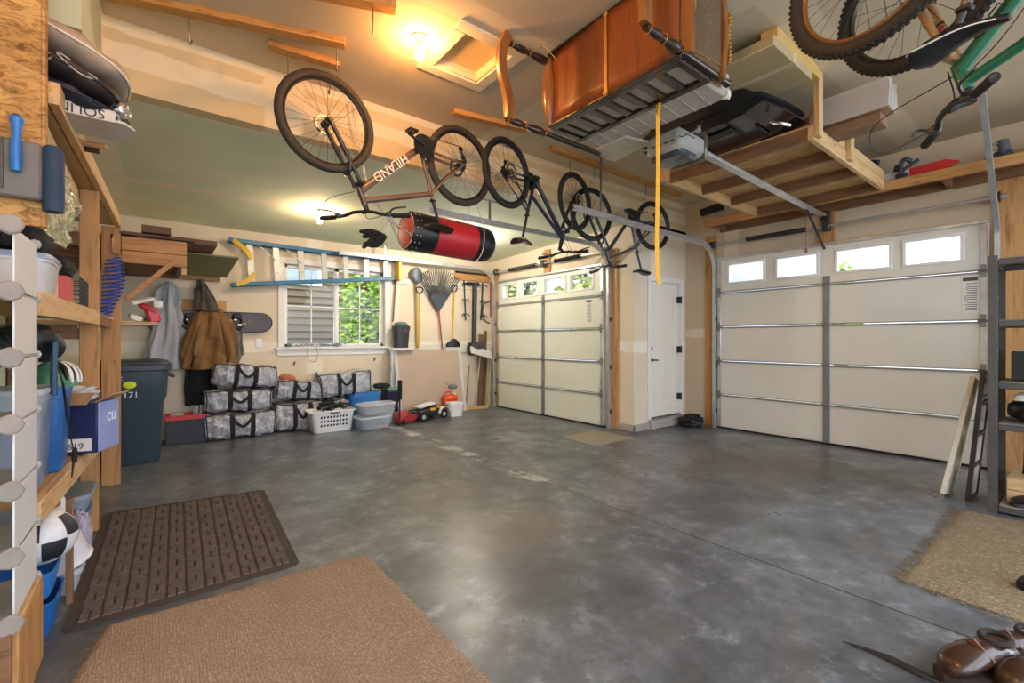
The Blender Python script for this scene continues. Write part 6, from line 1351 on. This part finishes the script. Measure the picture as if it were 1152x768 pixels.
tag(MB().ball((4.13, 6.95, .475), (.20, .09, .08), 14, 8, amp=.1).tube(cr([(4.09, 6.95, .48), (4.02, 6.95, .52), (3.98, 6.95, .58)], 5), .006, 6).build('grey_nozzle', M('nozzle_grey', '#6d7276', .5)), 'grey nozzle with wire lying on top of the fuel can', 'nozzle')
wbk = thing('white_bucket', 'small white translucent bucket on floor in front of fuel can', 'bucket', (4.03, 6.68, 0))
o = V((4.02, 6.72, 0)); MB().rings([[o+V((k*math.copysign(abs(math.cos(a))**.4, math.cos(a)), k*.8*math.copysign(abs(math.sin(a))**.4, math.sin(a)), z)) for a in [2*PI*j/24 for j in range(24)]] for z, k in ((.003, .11), (.20, .125), (.205, .135), (.235, .135), (.24, .10))]).build('tub', M('bucket_white', '#e9e9e4', .45, var=.02), wbk)
tag(MB().bb(3.86, 3.90, 6.74, 6.80, .003, .17, .004).build('blue_bottle', M('bottle_blue', '#3a4f9a', .4)), 'small blue container left of the white bucket', 'container')
tag(MB().beam((4.30, 7.08, .035), (4.95, 7.10, .035), .09, .06, .004).build('floor_plank', WOOD('tan_plank', '#a57b48', '#c79c63', 'x')), 'short tan plank lying on floor right of the fuel can', 'plank')
blob_cloth('lumpy black bag on floor at right garage door left jamb', (6.33, 3.70, .085), (.34, .30, .18), '#161719', 21, 'bag', 'black_bag', .5, 0, .2, 4, .9)

# ================================================================ MATS AND FLOOR FOREGROUND
dm = thing('door_mat', 'dark brown ribbed rubber door mat with basket weave pattern', 'door mat', (.2, 3.6, 0))
c0, c1, c2, c3 = V((-.33, 2.80, 0)), V((.66, 2.83, 0)), V((.74, 4.42, 0)), V((-.30, 4.55, 0))
def mp_(u, v, z): p = (c0*(1-u)+c1*u)*(1-v)+(c3*(1-u)+c2*u)*v; return V((p.x, p.y, z))
mm = M('mat_brown', '#5e5149', .85, var=.2, scale=25, bump=.3)
q = MB(); pl_ = []
for a, b, uc, vc in ((PI, 1.5*PI, .04, .03), (1.5*PI, 2*PI, .96, .03), (0, .5*PI, .96, .97), (.5*PI, PI, .04, .97)):
    for i in range(6): t = a+(b-a)*i/5; pl_.append((uc+.04*math.cos(t), vc+.03*math.sin(t)))
q.rings([[mp_(u, v, z) for u, v in pl_] for z in (.001, .006)]).build('base', M('mat_border', '#433b35', .8, var=.15), dm)
q = MB(); NU, NV = 11, 17
for i in range(NU):
    for j in range(NV):
        u0, v0 = .045+.91*i/NU, .03+.94*j/NV; du, dv = .91/NU, .94/NV
        cell = (i+j) % 2; k = 5
        bars = [(0.06, .94, b/k+.03, (b+.62)/k+.03) for b in range(k)] if cell else [(.05, .46, .04, .96), (.54, .95, .04, .96)]
        for a, b, c_, d_ in bars:
            P = [mp_(u0+du*x, v0+dv*y, 0) for x, y in ((a, c_), (b, c_), (b, d_), (a, d_))]; cc = sum(P, V())/4
            lo = [p+V((0, 0, .006)) for p in P]; hi = [cc+(p-cc)*.82+V((0, 0, .013)) for p in P]
            q._a(lo+hi, [(4, 5, 6, 7), (0, 1, 5, 4), (1, 2, 6, 5), (2, 3, 7, 6), (3, 0, 4, 7)])
q.build('ribs', mm, dm, smooth=False, fix=False)
def carpet(nm, c1_, c2_, sc_=90):
    t = NT(nm); v = t.coord(); f = t.noise(v, sc_, 3, .7); g = t.noise(v, 5, 5, .65); w_ = t.add('ShaderNodeTexWave'); w_.inputs['Scale'].default_value = 26; w_.inputs['Distortion'].default_value = 6; w_.inputs['Detail'].default_value = 3; t.lk(v, w_.inputs['Vector'])
    h = t.math('ADD', t.math('MULTIPLY', f, .88), t.math('MULTIPLY', w_.outputs['Fac'], .12))
    col = t.ramp(h, [(.3, sc(lin(c1_), .75)), (.52, lin(c1_)), (.7, lin(c2_))]); col = t.mix(t.ramp(g, [(.45, (0, 0, 0)), (.75, (.45, .45, .45))]), col, sc(lin(c1_), .7))
    t.lk(col, t.b.inputs['Base Color']); t.b.inputs['Roughness'].default_value = .95; t.b.inputs['Specular IOR Level'].default_value = .1; t.bump(h, 1.0, .012); return t.m
def rug(label, nm, C, mat, th=.012, jit=.006, nu=60, nv=60, seed=1, fray=0, wave=.003):
    rr = random.Random(seed); C = [V(c) for c in C]
    def f(u, v):
        p = (C[0]*(1-u)+C[1]*u)*(1-v)+(C[3]*(1-u)+C[2]*u)*v; e = min(u, v, 1-u, 1-v); k = 1 if e < 1e-6 else 0
        return V((p.x+rr.uniform(-jit, jit)*k, p.y+rr.uniform(-jit, jit)*k, (.001 if e < 1e-6 else th*(.75 if e < .02 else 1))+(0 if k else wave*math.sin(7*u+3*v)*math.sin(5*v+2)+rr.uniform(-.0012, .0012))))
    t = thing(nm, label, 'rug', (C[0]+C[2])/2); MB().grid(f, nu, nv).build('pile', mat, t, ang=180)
    if fray:
        q = MB()
        for (A, B, N) in ((C[0], C[1], fray), (C[0], C[3], fray)):
            for i in range(N):
                p = A+(B-A)*rr.random(); d = (A+B)/2-(C[0]+C[2])/2; d = V((d.x, d.y, 0)).normalized(); s_ = V((-d.y, d.x, 0)); l = rr.uniform(.02, .07)
                q.tube([p+V((0, 0, .004)), p+d*l*.5+s_*rr.uniform(-.02, .02)+V((0, 0, .006)), p+d*l+s_*rr.uniform(-.04, .04)+V((0, 0, .003))], .0014, 3)
        fo = q.build('frayed_fringe', M('fray', '#6f604a', .95), t, fix=False); fo['kind'] = 'stuff'
    return t
rug('tan looped carpet piece on floor in the left foreground', 'tan_carpet', [(-.55, .95, 0), (1.0, .95, 0), (1.01, 2.72, 0), (-.17, 2.76, 0)], carpet('tan_carpet', '#a08c78', '#c2ae98', 70), .014, .005, 80, 90, 1, 70)
rug('small beige mat on floor before the side door', 'small_mat', [(4.26, 3.74, 0), (5.03, 3.74, 0), (4.95, 4.42, 0), (4.27, 4.36, 0)], carpet('beige_mat', '#a39a88', '#c4baa6', 60), .008, .004, 24, 24, 2, 0)
rug('worn tan jute rug with frayed edges at right edge of floor', 'jute_rug', [(3.18, .64, 0), (4.86, .62, 0), (4.9, -.6, 0), (3.1, -.6, 0)][0:1]+[(3.08, -.6, 0), (4.9, -.6, 0), (4.86, .62, 0)], carpet('jute', '#8a7a60', '#b3a282', 60), .010, .008, 50, 60, 3, 160)
st_ = MB(); a, b = onZ(948, 721, .004), onZ(1075, 775, .004)
st_.sweep(cr([a, a+(b-a)*.35+V((.015, -.01, .004)), a+(b-a)*.7+V((.0, .0, .006)), b], 8), [(-.018, -.003), (.018, -.003), (.012, .006), (-.012, .006)], up=(0, 0, 1), scl=[.15+.85*min(1, i/10) for i in range(25)])
tag(st_.build('rubber_strip', M('strip_black', '#1c1c1d', .45)), 'black rubber strip lying on floor in right foreground', 'rubber strip')
def clog(label, loc, rz, k=1.0):
    r = thing('clog', label, 'shoe', (0, 0, 0), (0, 0, 0), 'brown leather clogs')
    S_ = ((-.14, .030, .05, .0), (-.12, .042, .07, .0), (-.05, .046, .085, 0), (.02, .050, .085, 0), (.08, .054, .072, 0), (.12, .046, .055, 0), (.145, .026, .035, 0))
    MB().rings([[V((x, w*math.cos(a), .03+h*(.5+.5*math.sin(a))**.75)) for a in [2*PI*j/16 for j in range(16)]] for x, w, h, _ in S_]).build('upper', M('clog_brown', '#3f281c', .3, var=.15, coat=.5), r, ang=70)
    MB().prism([(-.145, .03), (-.10, .045), (0, .048), (.08, .058), (.135, .045), (.155, .0), (.135, -.045), (.08, -.058), (0, -.048), (-.10, -.045), (-.145, -.03)], (0, 0, .016), (1, 0, 0), (0, 1, 0), .03).build('sole', M('clog_sole', '#3a2c25', .6), r); MB().torus((-.075, 0, .118), .036, .010, (.1, 0, 1), 20, 8).build('collar', M('clog_collar', '#2c211c', .8), r); MB().strap([(.02, -.05, .08), (.025, 0, .122), (.02, .05, .08)], .02, .004, (1, 0, 0)).build('strap', M('clog_strap', '#7a5238', .4), r)
    r.location = loc; r.rotation_euler = (0, 0, rz); r.scale = (k, k, k); return r
clog('brown leather clog in bottom right corner, the nearest one', (2.50, .27, .002), 2.7, 1.15); clog('brown leather clog in bottom right corner, behind the nearest', (2.72, .20, .002), 2.5, 1.0); clog('brown leather clog at right edge beside its pair, mostly out of view', (2.56, .12, .002), 2.6, 1.1)
shoe('black shoe with its toe poking in at right edge of jute rug', (3.62, .10, .012), 2.2, '#1a1c20', '#17181a', 1.1)
EXPO = 0.56
# ================================================================ CAMERA AND VIEW
cam = bpy.data.cameras.new('camera'); cam.lens = 16; cam.sensor_width = 36; cam.shift_y = -2/1152; cam.clip_start = .05
co = bpy.data.objects.new('camera', cam); COL.objects.link(co)
co.location = (0, 0, CH); co.rotation_euler = (PI/2, 0, -math.atan2(.617, .787)); SC.camera = co
vs = SC.view_settings; vs.view_transform = 'Standard'; vs.look = 'None'; vs.gamma = 1; vs.use_curve_mapping = False; vs.exposure = EXPO
